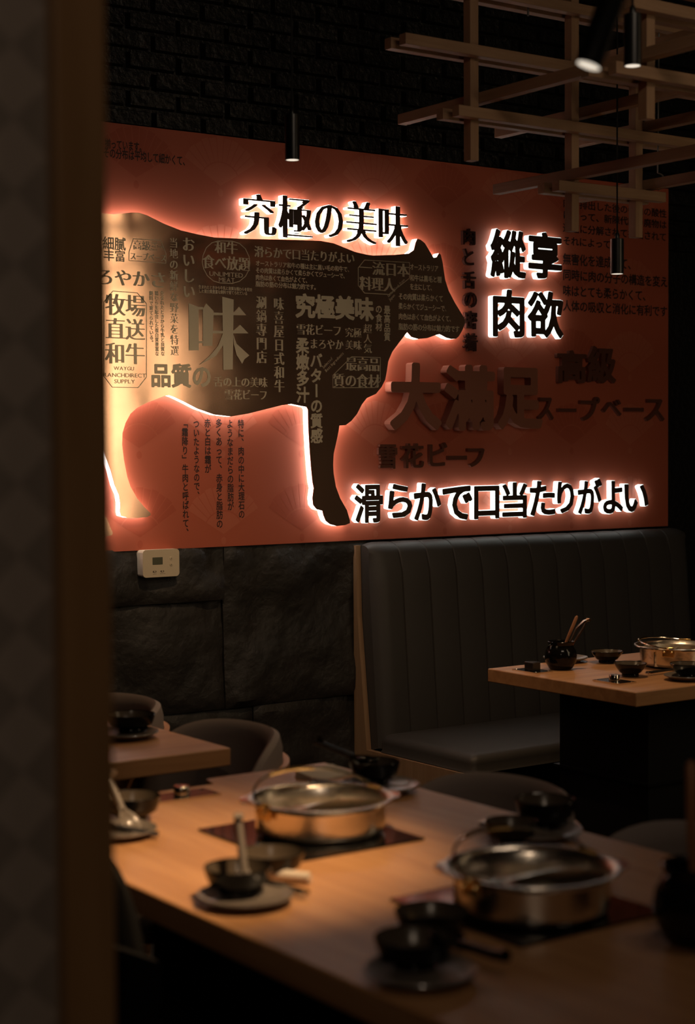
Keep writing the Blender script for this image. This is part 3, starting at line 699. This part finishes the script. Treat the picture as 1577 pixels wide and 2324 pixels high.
# ------------------------------------------------------------------ tables
def table(name, label, outline, zt, th, mt, ped, edge=.003):
    cx = sum(p[0] for p in outline)/len(outline); cy = sum(p[1] for p in outline)/len(outline)
    t = thing(name, label, 'table', (cx, cy, 0))
    n = len(outline); v = [(p[0]-cx, p[1]-cy, zt) for p in outline]+[(p[0]-cx, p[1]-cy, zt-th) for p in outline]
    mb = MB().add(v, [list(range(n)), list(range(n, 2*n))[::-1]]+[(i, n+i, n+(i+1) % n, (i+1) % n) for i in range(n)])
    mb.build('tabletop', mt, t, bevel=edge)
    x0, x1, y0, y1 = (ped[0]-cx, ped[1]-cx, ped[2]-cy, ped[3]-cy)
    MB().box(x0, x1, y0, y1, .09, zt-th).build('pedestal', 'black', t, bevel=.003)
    MB().box(x0-.05, x1+.05, y0-.04, y1+.04, .0, .05).box(x0+.02, x1-.02, y0+.02, y1-.02, .05, .09).build('base_plate', 'blackmetal', t, bevel=.003)
    MB().box(x0-.012, x1+.012, y0-.012, y1+.012, .485, .492).build('service_shelf', 'blackmetal', t)
    return t
ZT = .75
table('restaurant_table', 'nearest oak-topped table laid with two steel hotpots', [(1.071, -3.16), (1.788, -3.16), (1.788, -1.700), (1.528, -1.700), (1.515, -1.748), (1.071, -1.748)], ZT, .038, 'tabletop', (1.28, 1.58, -2.95, -1.95))
table('restaurant_table', 'oak-topped table half hidden behind the wooden partition post, by stone wall', [(1.02, -1.462), (1.726, -1.462), (1.726, -.12), (1.02, -.12)], ZT, .036, 'tabletop_x', (1.12, 1.50, -1.25, -.35))
table('restaurant_table', 'oak-topped table in front of the leather bench', [(2.892, -1.423), (4.12, -1.423), (4.12, -.870), (2.892, -.870)], ZT, .036, 'tabletop_x', (3.05, 3.95, -1.31, -.98))

def hob(x0, x1, y0, y1, label):
    o = MB().box(x0, x1, y0, y1, ZT+.0002, ZT+.004).build('induction_hob', 'hob', bevel=.001)
    tag(o, label, 'hob', 'black glass induction hobs')
hob(1.307, 1.553, -2.31, -2.05, 'black glass hob plate set under the farther pot of the nearest table')
hob(1.307, 1.553, -2.81, -2.55, 'black glass hob plate set under the nearer pot of the nearest table')
hob(3.26, 3.52, -1.27, -1.02, 'black glass hob plate under the pot on the bench table')
HZ = ZT+.0042

# ------------------------------------------------------------------ hotpots
def pot(loc, rt, rb, h, ang, bail, label, ear=0.0, div=True):
    t = thing('hotpot', label, 'pot', loc, ang, 'steel hotpots on the hobs')
    w = .0018
    MB().lathe([(0, 0), (rb-.011, 0), (rb-.003, .0025), (rb+.001, .008), (rb+.0013, .0115), (rb+.002, h*.5), (rb+.0024, h*.86), (rb+.003, h*.92), (rt-.001, h-.0008), (rt, h), (rt+.006, h+.0006), (rt+.0078, h+.0022), (rt+.0068, h+.0042), (rt+.003, h+.0046), (rt-.001, h+.0022), (rb+.003-w, h*.88), (rb+.002-w, h*.5), (rb-w, .011), (rb-.008, .005), (rb-.018, .0025), (0, .0025)], 72, cap=False).build('pot_body', 'steel', t, smooth=True)
    if div:                                                         # S-curved wall that splits the pot in two
        pr = []
        for k in range(25):
            s_ = -1+2*k/24; pr.append((s_*(rt-.004), .018*math.sin(s_*PI)))
        rows = [[(x, y+e, z) for x, y in pr] for e, z in ((-.0012, .003), (-.0012, h*.86), (.0012, h*.86), (.0012, .003))]
        MB().grid(rows).build('divider', 'steelsmooth', t).rotation_euler = (0, 0, ear*.8)
    for sgn in (-1, 1):
        lg = MB().box(sgn*(rt+.002)-.002, sgn*(rt+.002)+.002, -.016, .016, h-.018, h+.008).build('lug', 'brass', t, bevel=.0015)
        mb = MB()
        for yy in (-.010, 0, .010): mb.lathe([(0, -.004), (.0028, -.0028), (.004, 0), (.0028, .0028), (0, .004)], 12, T=TR(sgn*(rt+.006), yy, h+.004 if yy == 0 else h-.004), cap=False)
        mb.build('rivet', 'brass', lg, smooth=True)
    for sgn in (-1, 1):                                             # side ear handles
        e0 = ear+(PI if sgn < 0 else 0)
        mb = MB(); A_ = [e0-.30+.60*k/12 for k in range(13)]
        def pr_(a_, r_, z): return (r_*math.cos(a_), r_*math.sin(a_), z)
        rows = [[pr_(a_, rt+.002, h-.001) for a_ in A_], [pr_(a_, rt+.003+.017*max(.02, 1-((a_-e0)/.30)**2)**.6, h+.001) for a_ in A_], [pr_(a_, rt+.003+.017*max(.02, 1-((a_-e0)/.30)**2)**.6, h+.004) for a_ in A_], [pr_(a_, rt+.002, h+.003) for a_ in A_]]
        mb.grid(list(zip(*rows)), wrap=True).build('ear_handle', 'steelsmooth', t, smooth=True)
    k0 = bail
    path = []
    for k in range(33):
        a = PI*k/32; path.append((-(rt+.006)*math.cos(a), math.sin(a)*k0[0], h+.004+math.sin(a)*k0[1]))
    b_ = MB().tube(path, .0022, 8).build('bail_handle', 'steelsmooth', t, smooth=True)
    MB().tube(path[12:21], .0036, 8).build('bail_grip', 'brass', b_, smooth=True)
    return t
import mathutils
def ang_of(a, b_): return math.atan2(b_[1]-a[1], b_[0]-a[0])
p1 = (1.4512, -2.1781); p2 = (1.4204, -2.7014); p3 = (3.3276, -1.1423)
A1 = ang_of((1.3556, -2.1452), (1.5928, -2.1323)); A2 = ang_of((1.3312, -2.6717), (1.5676, -2.6505))
E1 = ang_of((1.3464, -2.1344), (1.5524, -2.2334))-A1; E2 = ang_of((1.3393, -2.6196), (1.5355, -2.7403))-A2
pot((p1[0], p1[1], HZ), .106, .099, .050, A1, (.080, .030), 'steel hotpot with divider on the far hob of the nearest table', E1)
pot((p2[0], p2[1], HZ), .106, .098, .053, A2, (.085, .032), 'steel hotpot with raised handle on the near hob, closest to viewer', E2)
pot((p3[0], p3[1], HZ), .106, .096, .050, A1+.5, (.10, .012), 'copper-toned steel hotpot on the bench table at right edge', E1)

# ------------------------------------------------------------------ crockery
def bowl(x, y, z, r_, h, label, group='dipping bowls', flare=False):
    t = thing('bowl', label, 'bowl', (x, y, z), 0, group)
    MB().lathe([(0, .0), (r_*.50, .0), (r_*.52, .004), (r_*.50, .007)]+([(r_*.66, h*.35), (r_*.86, h*.7)] if flare else [(r_*.70, .012), (r_*.86, h*.42), (r_*.95, h*.72)])+[(r_, h), (r_*.985, h+.0012), (r_*.965, h)], 40, cap=False).build('outer_wall', 'glaze', t, smooth=True)
    MB().lathe([(r_*.965, h)]+([(r_*.83, h*.7), (r_*.60, h*.33)] if flare else [(r_*.91, h*.72), (r_*.80, h*.42)])+[(r_*.45, h*.24), (0, h*.2)], 40, cap=False).build('inside_glaze', 'glazein', t, smooth=True)
    return t
def plate(x, y, r_, label, z=ZT, group='small side plates'):
    o = MB().lathe([(0, .0005), (r_*.60, .0005), (r_*.66, .003), (r_*.97, .011), (r_, .0125), (r_*.985, .0145), (r_*.93, .0125), (r_*.66, .006), (0, .0055)], 48, cap=False).build('plate', 'plate', smooth=True)
    o.location = (x, y, z); tag(o, label, 'plate', group); return o
def chopsticks(a, b_, za, zb, label, mt='chop'):
    t = thing('chopsticks', label, 'chopsticks', (a[0], a[1], za), 0, 'chopstick pairs')
    d = Vector((b_[0]-a[0], b_[1]-a[1], zb-za)); nrm = Vector((-d.y, d.x, 0)).normalized()
    for s_ in (-1, 1):
        st = MB().tube([tuple(nrm*s_*.0045), tuple(nrm*s_*.0040+d*.5), tuple(nrm*s_*.003+d*.98)], [.0030, .0026, .0018], 8).build('stick', mt, t, smooth=True)
        MB().tube([tuple(nrm*s_*.0045+d*.0), tuple(nrm*s_*.0045+d*.05)], .0033, 8).build('end_cap', 'steelsmooth', st, smooth=True)
def spoon(x, y, z, rz, tilt, label, mt='glaze', ln=.115):
    t = thing('soup_spoon', label, 'spoon', (x, y, z), rz, 'soup spoons')
    T = TR(rx=0, ry=-tilt)
    rows = []
    for i in range(9):
        u = i/8; w = .021*math.sin(PI*(.12+.88*u)) if u < 1 else .008; w = max(w, .007)
        rows.append([(-.045+.050*u, w*q, .010-.013*(1-q*q)*math.sin(PI*min(1, .1+.9*u))) for q in (-1, -.7, -.35, 0, .35, .7, 1)])
    o = MB().grid(rows, T=T).build('spoon_bowl', mt, t, smooth=True)
    sd = o.modifiers.new('thick', 'SOLIDIFY'); sd.thickness = .0022
    MB().tube([(0, 0, .009), (.03, 0, .017), (.07, 0, .026), (ln, 0, .034)], [.006, .0055, .006, .0075], 10, T=T).build('spoon_handle', mt, t, smooth=True)
ZP = ZT+.0062
# near-left setting of the nearest table
b0 = (1.1483, -2.4457); plate(b0[0], b0[1], .064, 'grey plate under the black bowl nearest the table\'s left front edge')
b1 = (1.1564, -2.4139); bowl(b1[0], b1[1], ZP, .0455, .035, 'black bowl on a plate at left front of the nearest table')
b2 = (1.2513, -2.3475); bowl(b2[0], b2[1], ZT, .047, .034, 'dark bowl standing behind the left front plate, below far pot')
b3 = (1.1669, -2.4106); spoon(b3[0], b3[1], ZP+.018, 1.25, .85, 'grey spoon standing up in the left front black bowl', 'plate', .075)
chopsticks((1.2258, -2.4756), (1.1969, -2.3993), .757, .766, 'black chopsticks lying across the left front plate rim')
b4 = (1.2483, -2.3892)
o = MB().tube([(-.035, 0, .009), (-.01, 0, .0095), (.035, 0, .009)], [.0075, .0088, .0075], 12).build('rolled_towel', 'napkin', smooth=True); o.location = (b4[0], b4[1], ZT); o.rotation_euler = (0, 0, -.9)
tag(o, 'small beige rolled towel right of the left front bowl', 'towel')
# front-centre setting
b0 = (1.1398, -2.8312); plate(b0[0], b0[1], .064, 'grey plate at the bottom of picture under the darkest bowl')
b1 = (1.1533, -2.8016); bowl(b1[0], b1[1], ZP, .0465, .033, 'black bowl on the lowest plate, left of the long black spoon')
b2 = (1.2567, -2.7029); bowl(b2[0], b2[1], ZT, .046, .030, 'dark bowl behind the lowest plate, beside the near hob')
b3 = (1.1932, -2.8321); b4 = (1.1839, -2.922); spoon(b3[0], b3[1], ZT+.022, ang_of(b3, b4), -.14, 'black spoon with pale tip lying right of the lowest plate', 'glaze', math.hypot(b4[0]-b3[0], b4[1]-b3[1]))
# far-right setting
b0 = (1.7032, -2.3925); plate(b0[0], b0[1], .072, 'grey plate by the right edge of nearest table behind near pot')
b1 = (1.743, -2.3704); bowl(b1[0], b1[1], ZP, .047, .042, 'black bowl on the plate behind the near pot')
b2 = (1.6434, -2.405); bowl(b2[0], b2[1], ZT, .040, .034, 'dark small bowl just behind the rim of the near pot')
chopsticks((1.6765, -2.2956), (1.6752, -2.3888), .757, .766, 'black chopsticks pointing left from the plate behind near pot')
# far setting
b0 = (1.7134, -1.9784); plate(b0[0], b0[1], .070, 'grey plate at the far right corner of the nearest table')
b1 = (1.7308, -1.9392); bowl(b1[0], b1[1], ZP, .045, .038, 'black bowl at the far right corner of the nearest table')
b3 = (1.7047, -1.9091); spoon(b3[0], b3[1], ZP+.036, 2.4, .12, 'black spoon resting on the far corner bowl rim', 'glaze', .06)
chopsticks((1.6519, -1.8566), (1.673, -2.0179), .757, .766, 'black chopsticks lying beside the folded grey napkin')
b4 = (1.7104, -1.8131)
o = MB().box(-.045, .045, -.030, .030, 0, .004).add([(-.045, -.030, .004), (.045, -.030, .004), (.045, .028, .013), (-.045, .028, .013), (-.045, .028, .004), (.045, .028, .004)], [(0, 1, 2, 3), (3, 2, 5, 4), (0, 3, 4), (1, 5, 2)]).build('folded_napkin', 'napkin'); o.location = (b4[0], b4[1], ZT); o.rotation_euler = (0, 0, .15)
tag(o, 'folded grey paper napkin behind the far pot', 'napkin')
# left far setting beside the post
b0 = (1.1901, -2.0079); plate(b0[0], b0[1], .060, 'grey plate beside the partition post on the nearest table')
b1 = (1.2606, -1.9213); bowl(b1[0], b1[1], ZT, .046, .040, 'dark bowl beside the wooden post on the nearest table')
chopsticks((1.2325, -2.0595), (1.1761, -2.0265), .757, .772, 'black chopsticks with bright tip next to the wooden post')
b3 = (1.2059, -1.9813); spoon(b3[0], b3[1], ZT+.03, 1.9, .8, 'pale spoon in the dark bowl beside the post', 'plate', .05)
# table by the stone wall
b0 = (1.6123, -1.2331); plate(b0[0], b0[1], .068, 'grey plate on the table behind, next to the post')
b1 = (1.642, -1.2022); bowl(b1[0], b1[1], ZP, .050, .036, 'black bowl on the table behind, right of the post')
# bench table
b0 = (3.1518, -0.8945); plate(b0[0], b0[1], .062, 'pale plate behind the black utensil jar on bench table')
b1 = (3.2276, -0.9786); bowl(b1[0], b1[1], ZT, .045, .032, 'black bowl between jar and pot, farther of the bench table\'s loose pair', flare=True)
b2 = (3.0843, -1.2117); bowl(b2[0], b2[1], ZT, .043, .034, 'black bowl in front of the jar, nearer of the bench table\'s loose pair', flare=True)
b3 = (3.1484, -1.3472); plate(b3[0], b3[1], .058, 'pale plate at right edge on the bench table')
bowl(b3[0]+.012, b3[1]+.010, ZP, .044, .034, 'black bowl on the plate at right edge of the bench table', flare=True)
chopsticks((3.1295, -1.2269), (3.2402, -1.2331), .757, .760, 'dark chopsticks on the bench table between bowl and pot')

# utensil jars
def jar(x, y, label, s=1.0):
    t = thing('utensil_jar', label, 'jar', (x, y, ZT), 0, 'black glazed utensil jars')
    pr = [(0, 0), (.026, 0), (.031, .004), (.040, .020), (.0425, .036), (.040, .050), (.034, .060), (.0315, .064), (.0335, .070), (.0345, .073), (.033, .0745), (.030, .072), (.029, .064), (.036, .050), (.038, .036), (.030, .010), (0, .006)]
    MB().lathe([(a*s, b_*s) for a, b_ in pr], 40, cap=False).build('jar_body', 'glaze', t, smooth=True)
    for sg in (-1, 1):
        MB().tube([(sg*s*(.034+.009*math.sin(a)), 0, s*(.060+.008*math.cos(a))) for a in [PI*k/8 for k in range(9)]], .003*s, 8).build('jar_ear', 'glaze', t, smooth=True)
jp = (3.0357, -1.0011); jar(jp[0], jp[1], 'round black glazed jar with tongs on the bench table', 1.02)
t = thing('wooden_ladle_handle', 'slim wooden stick leaning in the bench table jar, left of tongs', 'stick', (jp[0], jp[1], ZT+.02))
r2 = Vector((.8153, -.579, 0))
MB().tube([tuple(r2*-.006+Vector((0, 0, 0))), tuple(r2*.022+Vector((0, 0, .07))), tuple(r2*.042+Vector((0, 0, .118))), tuple(r2*.0445+Vector((0, 0, .123)))], [.0042, .0044, .0045, .002], 10).build('stick_shaft', 'chopwood', t, smooth=True)
t = thing('tongs', 'gleaming copper tongs leaning in the bench table jar', 'tongs', (jp[0], jp[1], ZT+.02))
for s_, bow in ((1, .0), (-1, .012)):
    path = [r2*(.006+.0), r2*(.026+bow*.9)+Vector((0, 0, .055)), r2*(.041+bow*1.5)+Vector((0, 0, .088)), r2*(.062+bow*.55)+Vector((0, 0, .108)), r2*.073+Vector((0, 0, .112))]
    rows = []
    dep = Vector((.579, .8153, 0))
    for k, p in enumerate(path):
        w = (.008, .010, .012, .011, .008)[k]; th = .0022
        rows.append([tuple(p-dep*w+Vector((0, 0, th))), tuple(p+dep*w+Vector((0, 0, th))), tuple(p+dep*w-Vector((0, 0, th))), tuple(p-dep*w-Vector((0, 0, th)))])
    MB().grid(rows, wrap=True).build('tong_arm', 'gold', t, smooth=True)
MB().lathe([(0, -.006), (.004, -.006), (.0045, 0), (.004, .006), (0, .006)], 12, T=Matrix.Translation(r2*.074+Vector((0, 0, .112))) @ Matrix.Rotation(PI/2, 4, 'X')).build('tong_joint', 'gold', t, smooth=True)
np_ = (1.4937, -2.9192); jar(np_[0], np_[1], 'dark glazed jar cut off by the right edge near viewer', 1.30)
t = thing('wooden_ladle_handle', 'dark wooden ladle handle standing in the near right jar', 'stick', (np_[0], np_[1], ZT+.03))
MB().tube([tuple(r2*-.004), tuple(r2*-.0085+Vector((0, 0, .10))), tuple(r2*-.0095+Vector((0, 0, .185))), tuple(r2*-.0095+Vector((0, 0, .19)))], [.006, .0062, .0066, .003], 10).build('stick_shaft', 'chopwood', t, smooth=True)

# control panels set in the table tops
def knob_panel(x, y, rz, label, cover=False, l=.092, w=.058):
    t = thing('control_panel', label, 'control panel', (x, y, ZT), rz, 'hob control panels')
    MB().box(-l/2, l/2, -w/2, w/2, .0002, .0032).build('face_plate', 'knobplate', t, bevel=.001)
    mb = MB()
    for a_, b_, c_, d_ in ((-l/2-.0015, l/2+.0015, -w/2-.0015, -w/2), (-l/2-.0015, l/2+.0015, w/2, w/2+.0015), (-l/2-.0015, -l/2, -w/2, w/2), (l/2, l/2+.0015, -w/2, w/2)): mb.box(a_, b_, c_, d_, .0002, .0036)
    mb.build('trim_edge', 'steelsmooth', t)
    mb = MB()
    for sx in (-1, 1):
        for sy in (-1, 1): mb.lathe([(0, .005), (.0015, .0048), (.003, .0032), (.003, .0030)], 10, T=TR(sx*(l/2-.007), sy*(w/2-.007)), cap=False)
    mb.build('screw', 'steelsmooth', t, smooth=True)
    mb = MB().lathe([(.0, .0030), (.0135, .0030), (.0135, .018), (.0128, .019), (0, .019)], 28, cap=False)
    k = mb.build('knob', 'steelsmooth', t, smooth=True)
    MB().box(-.0008, .0008, .002, .012, .019, .0194).build('knob_mark', 'black', k)
    if cover: MB().box(-.017, .017, -.014, .014, .0032, .026).build('knob_cover', 'tinted', t, bevel=.002)
k1 = (2.9475, -0.9877); knob_panel(k1[0], k1[1], PI/2*0+1.57, 'control panel with smoky square knob cover left of the jar', True)
k2 = (2.9783, -1.262); knob_panel(k2[0], k2[1], 1.57, 'control panel with bare steel knob near the bench table\'s corner')
k3 = (1.4142, -1.8115); knob_panel(k3[0], k3[1], 0.0, 'control panel with steel knob at far end of the nearest table', l=.12, w=.058)

# ------------------------------------------------------------------ chairs
def chair(label, loc, rz, fab='fabric', shell='chairwood', tm=math.radians(84), tw=math.radians(104), hs=.268):
    t = thing('dining_chair', label, 'chair', loc, rz, 'barrel back dining chairs')
    Ro, Ri = .225, .190
    NT = 33; inner = []; outer = []
    def top(th): return .50+hs*max(0, 1-abs(th/tm)**4.2)**.42
    for i in range(NT):
        th = -tm+2*tm*i/(NT-1); zt = top(th); c, s_ = math.cos(th), math.sin(th); cr = []
        for z, r_ in [(.46, Ri-.004), (.55, Ri), (zt-.035, Ri+.004), (zt-.010, Ri+.008), (zt, Ri+.018), (zt-.006, Ro-.006), (zt-.030, Ro), (.55, Ro), (.44, Ro-.004), (.44, Ri)]:
            cr.append((r_*s_*1.0, -r_*c*1.02+.02, max(z, .44)))
        inner.append(cr)
    mb = MB().grid(inner)
    mb.add(inner[0], [list(range(10))]); mb.add(inner[-1], [list(range(10))[::-1]])
    mb.build('backrest', fab, t, smooth=True)
    rows = []
    for i in range(41):
        th = -tw+2*tw*i/40; c, s_ = math.cos(th), math.sin(th); zt = .712-.036*abs(th/tw)**2.5; zb = .40+.23*max(0, (abs(th/tw)-.55)/.45)**1.3
        rows.append([(r_*s_, -r_*c*1.02+.02, z) for r_, z in ((Ro+.0015, zb), (Ro+.0015, zt), (Ro+.0135, zt), (Ro+.0135, zb))])
    MB().grid(rows, wrap=True).add(rows[0], [(0, 1, 2, 3)]).add(rows[-1], [(3, 2, 1, 0)]).build('bent_wood_shell', shell, t, smooth=True)
    MB().lathe([(0, .395), (.19, .395), (.205, .405), (.21, .43), (.20, .452), (.17, .462), (0, .468)], 36, T=TR(0, .03, 0), cap=False).build('seat', fab, t, smooth=True)
    for sx, sy in ((-1, 1), (1, 1), (-1, -1), (1, -1)):
        MB().tube([(sx*.15, .03+sy*.14, .40), (sx*.175, .03+sy*.17, .2), (sx*.195, .03+sy*.195, .0)], [.017, .014, .011], 10).build('leg', 'chairwood', t, smooth=True)
    return t
ch = chair('upholstered chair at the far side of nearest table, by the bench end', (1.748, -2.12, 0), PI/2)
dup(ch, (1.748, -2.602, 0), PI/2, 'dark upholstered chair at right edge, nearer of two along the nearest table')
dup(ch, (1.680, -1.335, 0), PI/2, 'brown-grey chair at the end of the hidden table, before the stone wall')
dup(ch, (1.672, -.852, 0), PI/2, 'brown-grey chair peeking out just right of the partition post')
chair('chair in painted shade close to the post on the near side of nearest table', (1.165, -2.20, 0), -PI/2, 'fabric_shaded', 'fabric_shaded', math.radians(52), math.radians(56), .345)  # upholstery and wooden shell both take the painted shade colour

# ------------------------------------------------------------------ timber lattice hung from the ceiling
lat = thing('timber_lattice', 'pine timber lattice of crossed bars hanging over the bench table', 'lattice', (3.0, -1.0, 3.0))
S = .0275
def bar(x0, x1, y0, y1, z0, z1, mt, nm):
    MB().box(x0-3.0, x1-3.0, y0+1.0, y1+1.0, z0-3.0, z1-3.0).build(nm, mt, lat, bevel=.0015)
YL = -.98; h_ = S/2
def post(x, y, zb): bar(x-h_, x+h_, y-h_, y+h_, zb, 2.998, 'pine_z', 'post')
V1, V2, V3 = 2.750, 3.097, 3.335
zV1 = (2.7495, 2.0719)[1]; zV2 = (3.0995, 1.9173)[1]; zV3 = (3.3348, 1.9165)[1]
post(V1, YL, zV1); post(V2, YL, zV2); post(V3, YL, zV3)
def pairx(xf, xb, xe, z0, z1, y=YL):
    bar(xf, xe, y-h_-S-.0005, y-h_-.0005, z0, z1, 'pine_x', 'bar'); bar(xb, xe-.01, y+h_+.0005, y+h_+S+.0005, z0, z1, 'pine_x', 'bar')
a1 = (2.5095, 2.3532); a2 = (2.5093, 2.3287); ab = (2.5069, 2.338)
pairx(a1[0], ab[0], 4.3, a2[1], a2[1]+S)
b1 = (2.6761, 2.1949); b2 = (2.676, 2.1731); bb_ = (2.67, 2.1834)
pairx(b1[0], bb_[0], 4.3, b2[1], b2[1]+S)
c1 = (3.0128, 2.039); c2 = (3.0128, 2.0149); cb = (3.0121, 2.024); ce = (3.4106, 2.0321)
pairx(c1[0], cb[0], ce[0], c2[1], c2[1]+S)
d1 = (3.0709, 2.4822)
pairx(2.60, 2.62, 4.3, d1[1], d1[1]+S)
def bary(x, y0, y1, z): bar(x-h_, x+h_, y0, y1, z-h_, z+h_, 'pine_y', 'bar')
bary(V1+S+.001, -2.45, -.65, 2.232)
bary(V2+S+.001, -2.3, -.645, 2.232)
bary(V2-S-.001, -2.3, -.704, 2.061)
bary(V3+S+.001, -2.3, -.716, 2.219)
bary(V3+S+.001, -2.3, -.723, 2.060)
V4x, V4y = V1+2*S+.002, -1.54
zV4 = (-1.5408, 2.0924)[1]
post(V4x, V4y, zV4)
e1 = (2.67, 2.1748)
pairx(e1[0], e1[0]-.03, 4.2, e1[1], e1[1]+S, V4y)
f1 = (2.8126, 2.3272)
pairx(2.72, 2.70, 4.2, f1[1], f1[1]+S, V4y)
pairx(2.70, 2.74, 4.2, f1[1]+.07, f1[1]+.07+S, V4y)
bary(V3-S-.001, -2.3, -.70, 2.42)
# hanger hook and screw on the bars
hk = (2.9339, 2.4806)
MB().tube([(hk[0]-3.0, .01+.0, hk[1]-3.0+.012), (hk[0]-3.0, .01, hk[1]-3.0-.018)], .003, 8).build('hanger_screw', 'wire', lat, smooth=True)
hx = (3.4098, 2.0831)
o = MB().tube([(hx[0]-3.0+.012*math.sin(k*.5)*(1 if k < 14 else .6), .0+.008*math.cos(k*.5), hx[1]-3.0+.002*k-.03) for k in range(24)]+[(hx[0]-3.0, 0, -.002)], .0022, 6).build('hanging_wire', 'wire', lat, smooth=True)

# ------------------------------------------------------------------ pendant spots
def pendant(label, bot, dia, ln, tilt=(0, 0), dz=None):
    t = thing('pendant_spotlight', label, 'pendant lamp', (bot[0], bot[1], bot[2]), 0, 'black cylinder pendant spots')
    Tm = Matrix.Rotation(tilt[1], 4, 'Z') @ Matrix.Rotation(tilt[0], 4, 'Y')
    r_ = dia/2
    MB().lathe([(r_*.86, .0), (r_, .0), (r_, ln), (r_*.9, ln+.001), (0, ln+.001)], 32, T=Tm, cap=False).build('lamp_body', 'blackmetal', t, smooth=True)
    MB().lathe([(r_*.86, .0002), (r_*.86, .004), (r_*.62, .008), (0, .008)], 32, T=Tm, cap=False).build('diffuser', 'lampglow', t, smooth=True)
    cz = 2.998-bot[2]
    c0 = Tm @ Vector((0, 0, ln)); c1_ = Tm @ Vector((0, 0, ln+.016))
    MB().lathe([(r_*.34, 0), (r_*.34, .014), (r_*.16, .018)], 16, T=Matrix.Translation(c0) @ Tm, cap=True).build('cord_grip', 'blackmetal', t, smooth=True)
    MB().tube([tuple(c1_), (c1_.x, c1_.y, (c1_.z+cz)/2), (c1_.x, c1_.y, cz)], .0022 if not tilt[0] else .006, 8).build('cord', 'black', t, smooth=True)
    MB().lathe([(0, -.022), (.035, -.022), (.035, 0), (0, 0)], 24, T=TR(c1_.x, c1_.y, cz), cap=False).build('ceiling_canopy', 'blackmetal', t, smooth=True)
pendant('slim black pendant spot in front of the headline, left of the lattice', (2.213, -.965, 2.027), .0345, .106)
pendant('slim black pendant spot hanging before the right text block', (3.104, -1.143, 1.791), .0345, .090)
pendant('black pendant spot among the lattice bars at top right', (2.391, -1.911, 2.094), .0345, .100)
pendant('blurred tilted black spot at the top, left of the upright one', (1.476, -2.748, 1.824), .034, .115, (.34, -.55))

# ------------------------------------------------------------------ partition in the foreground
PY = -2.94
pl_ = (0.653, 1.2925)[0]; pr_ = (0.7028, 1.2911)[0]
t = thing('partition_screen', 'wood-framed dark screen partition in the left foreground, out of focus', 'partition', (pl_, PY, 0))
MB().box(0, pr_-pl_, 0, .05, 0, 2.6).build('stile', 'postwood', t, bevel=.002)
MB().box(-.95, 0, .018, .032, .10, 2.5).build('woven_panel', 'screen', t)
MB().box(-1.0, 0, 0, .05, 0, .10).build('bottom_rail', 'postwood', t)
MB().box(-1.0, 0, 0, .05, 2.5, 2.6).build('top_rail', 'postwood', t)
MB().box(-1.0, -.95, 0, .05, .1, 2.5).build('far_stile', 'postwood', t)

# ------------------------------------------------------------------ lit paper lantern further along the room (mirrored in the bronze)
def lantern(x0, x1, y, z0, z1, label):
    cx = (x0+x1)/2; w = (x1-x0)/2
    t = thing('floor_lantern', label, 'lamp', (cx, y, 0))
    MB().box(-w, w, -.02, .02, z0, z1).build('paper_shade', 'paper', t)
    mb = MB()
    for x in (-w-.02, w): mb.box(x, x+.02, -.03, .03, 0, z1+.03)
    for z in (z0-.018, z1): mb.box(-w-.02, w+.02, -.03, .03, z, z+.018)
    mb.build('lantern_frame', 'postwood', t)
lantern(3.56, 3.84, -3.0, .95, 2.56, 'tall glowing paper floor lantern standing far right of the viewer')
lantern(3.95, 4.10, -3.0, 1.46, 1.95, 'short glowing paper lantern on legs beside the tall one')

# unseen housings added over the two fill lights
for label, x, y, r_ in (('square black housing added over the fill light above the aisle behind the nearest table', 1.9, -3.4, .47), ('small black housing added over the partition fill spot in the aisle left of the viewer', -.55, -5.3, .08)):
    t = thing('fill_light_housing', label, 'added light housing', (x, y, 2.92 if r_ > .1 else 2.66))
    MB().box(-r_, r_, -r_*.36, r_*.36, .0, .08 if r_ > .1 else .34).build('housing', 'blackmetal', t, bevel=.004)
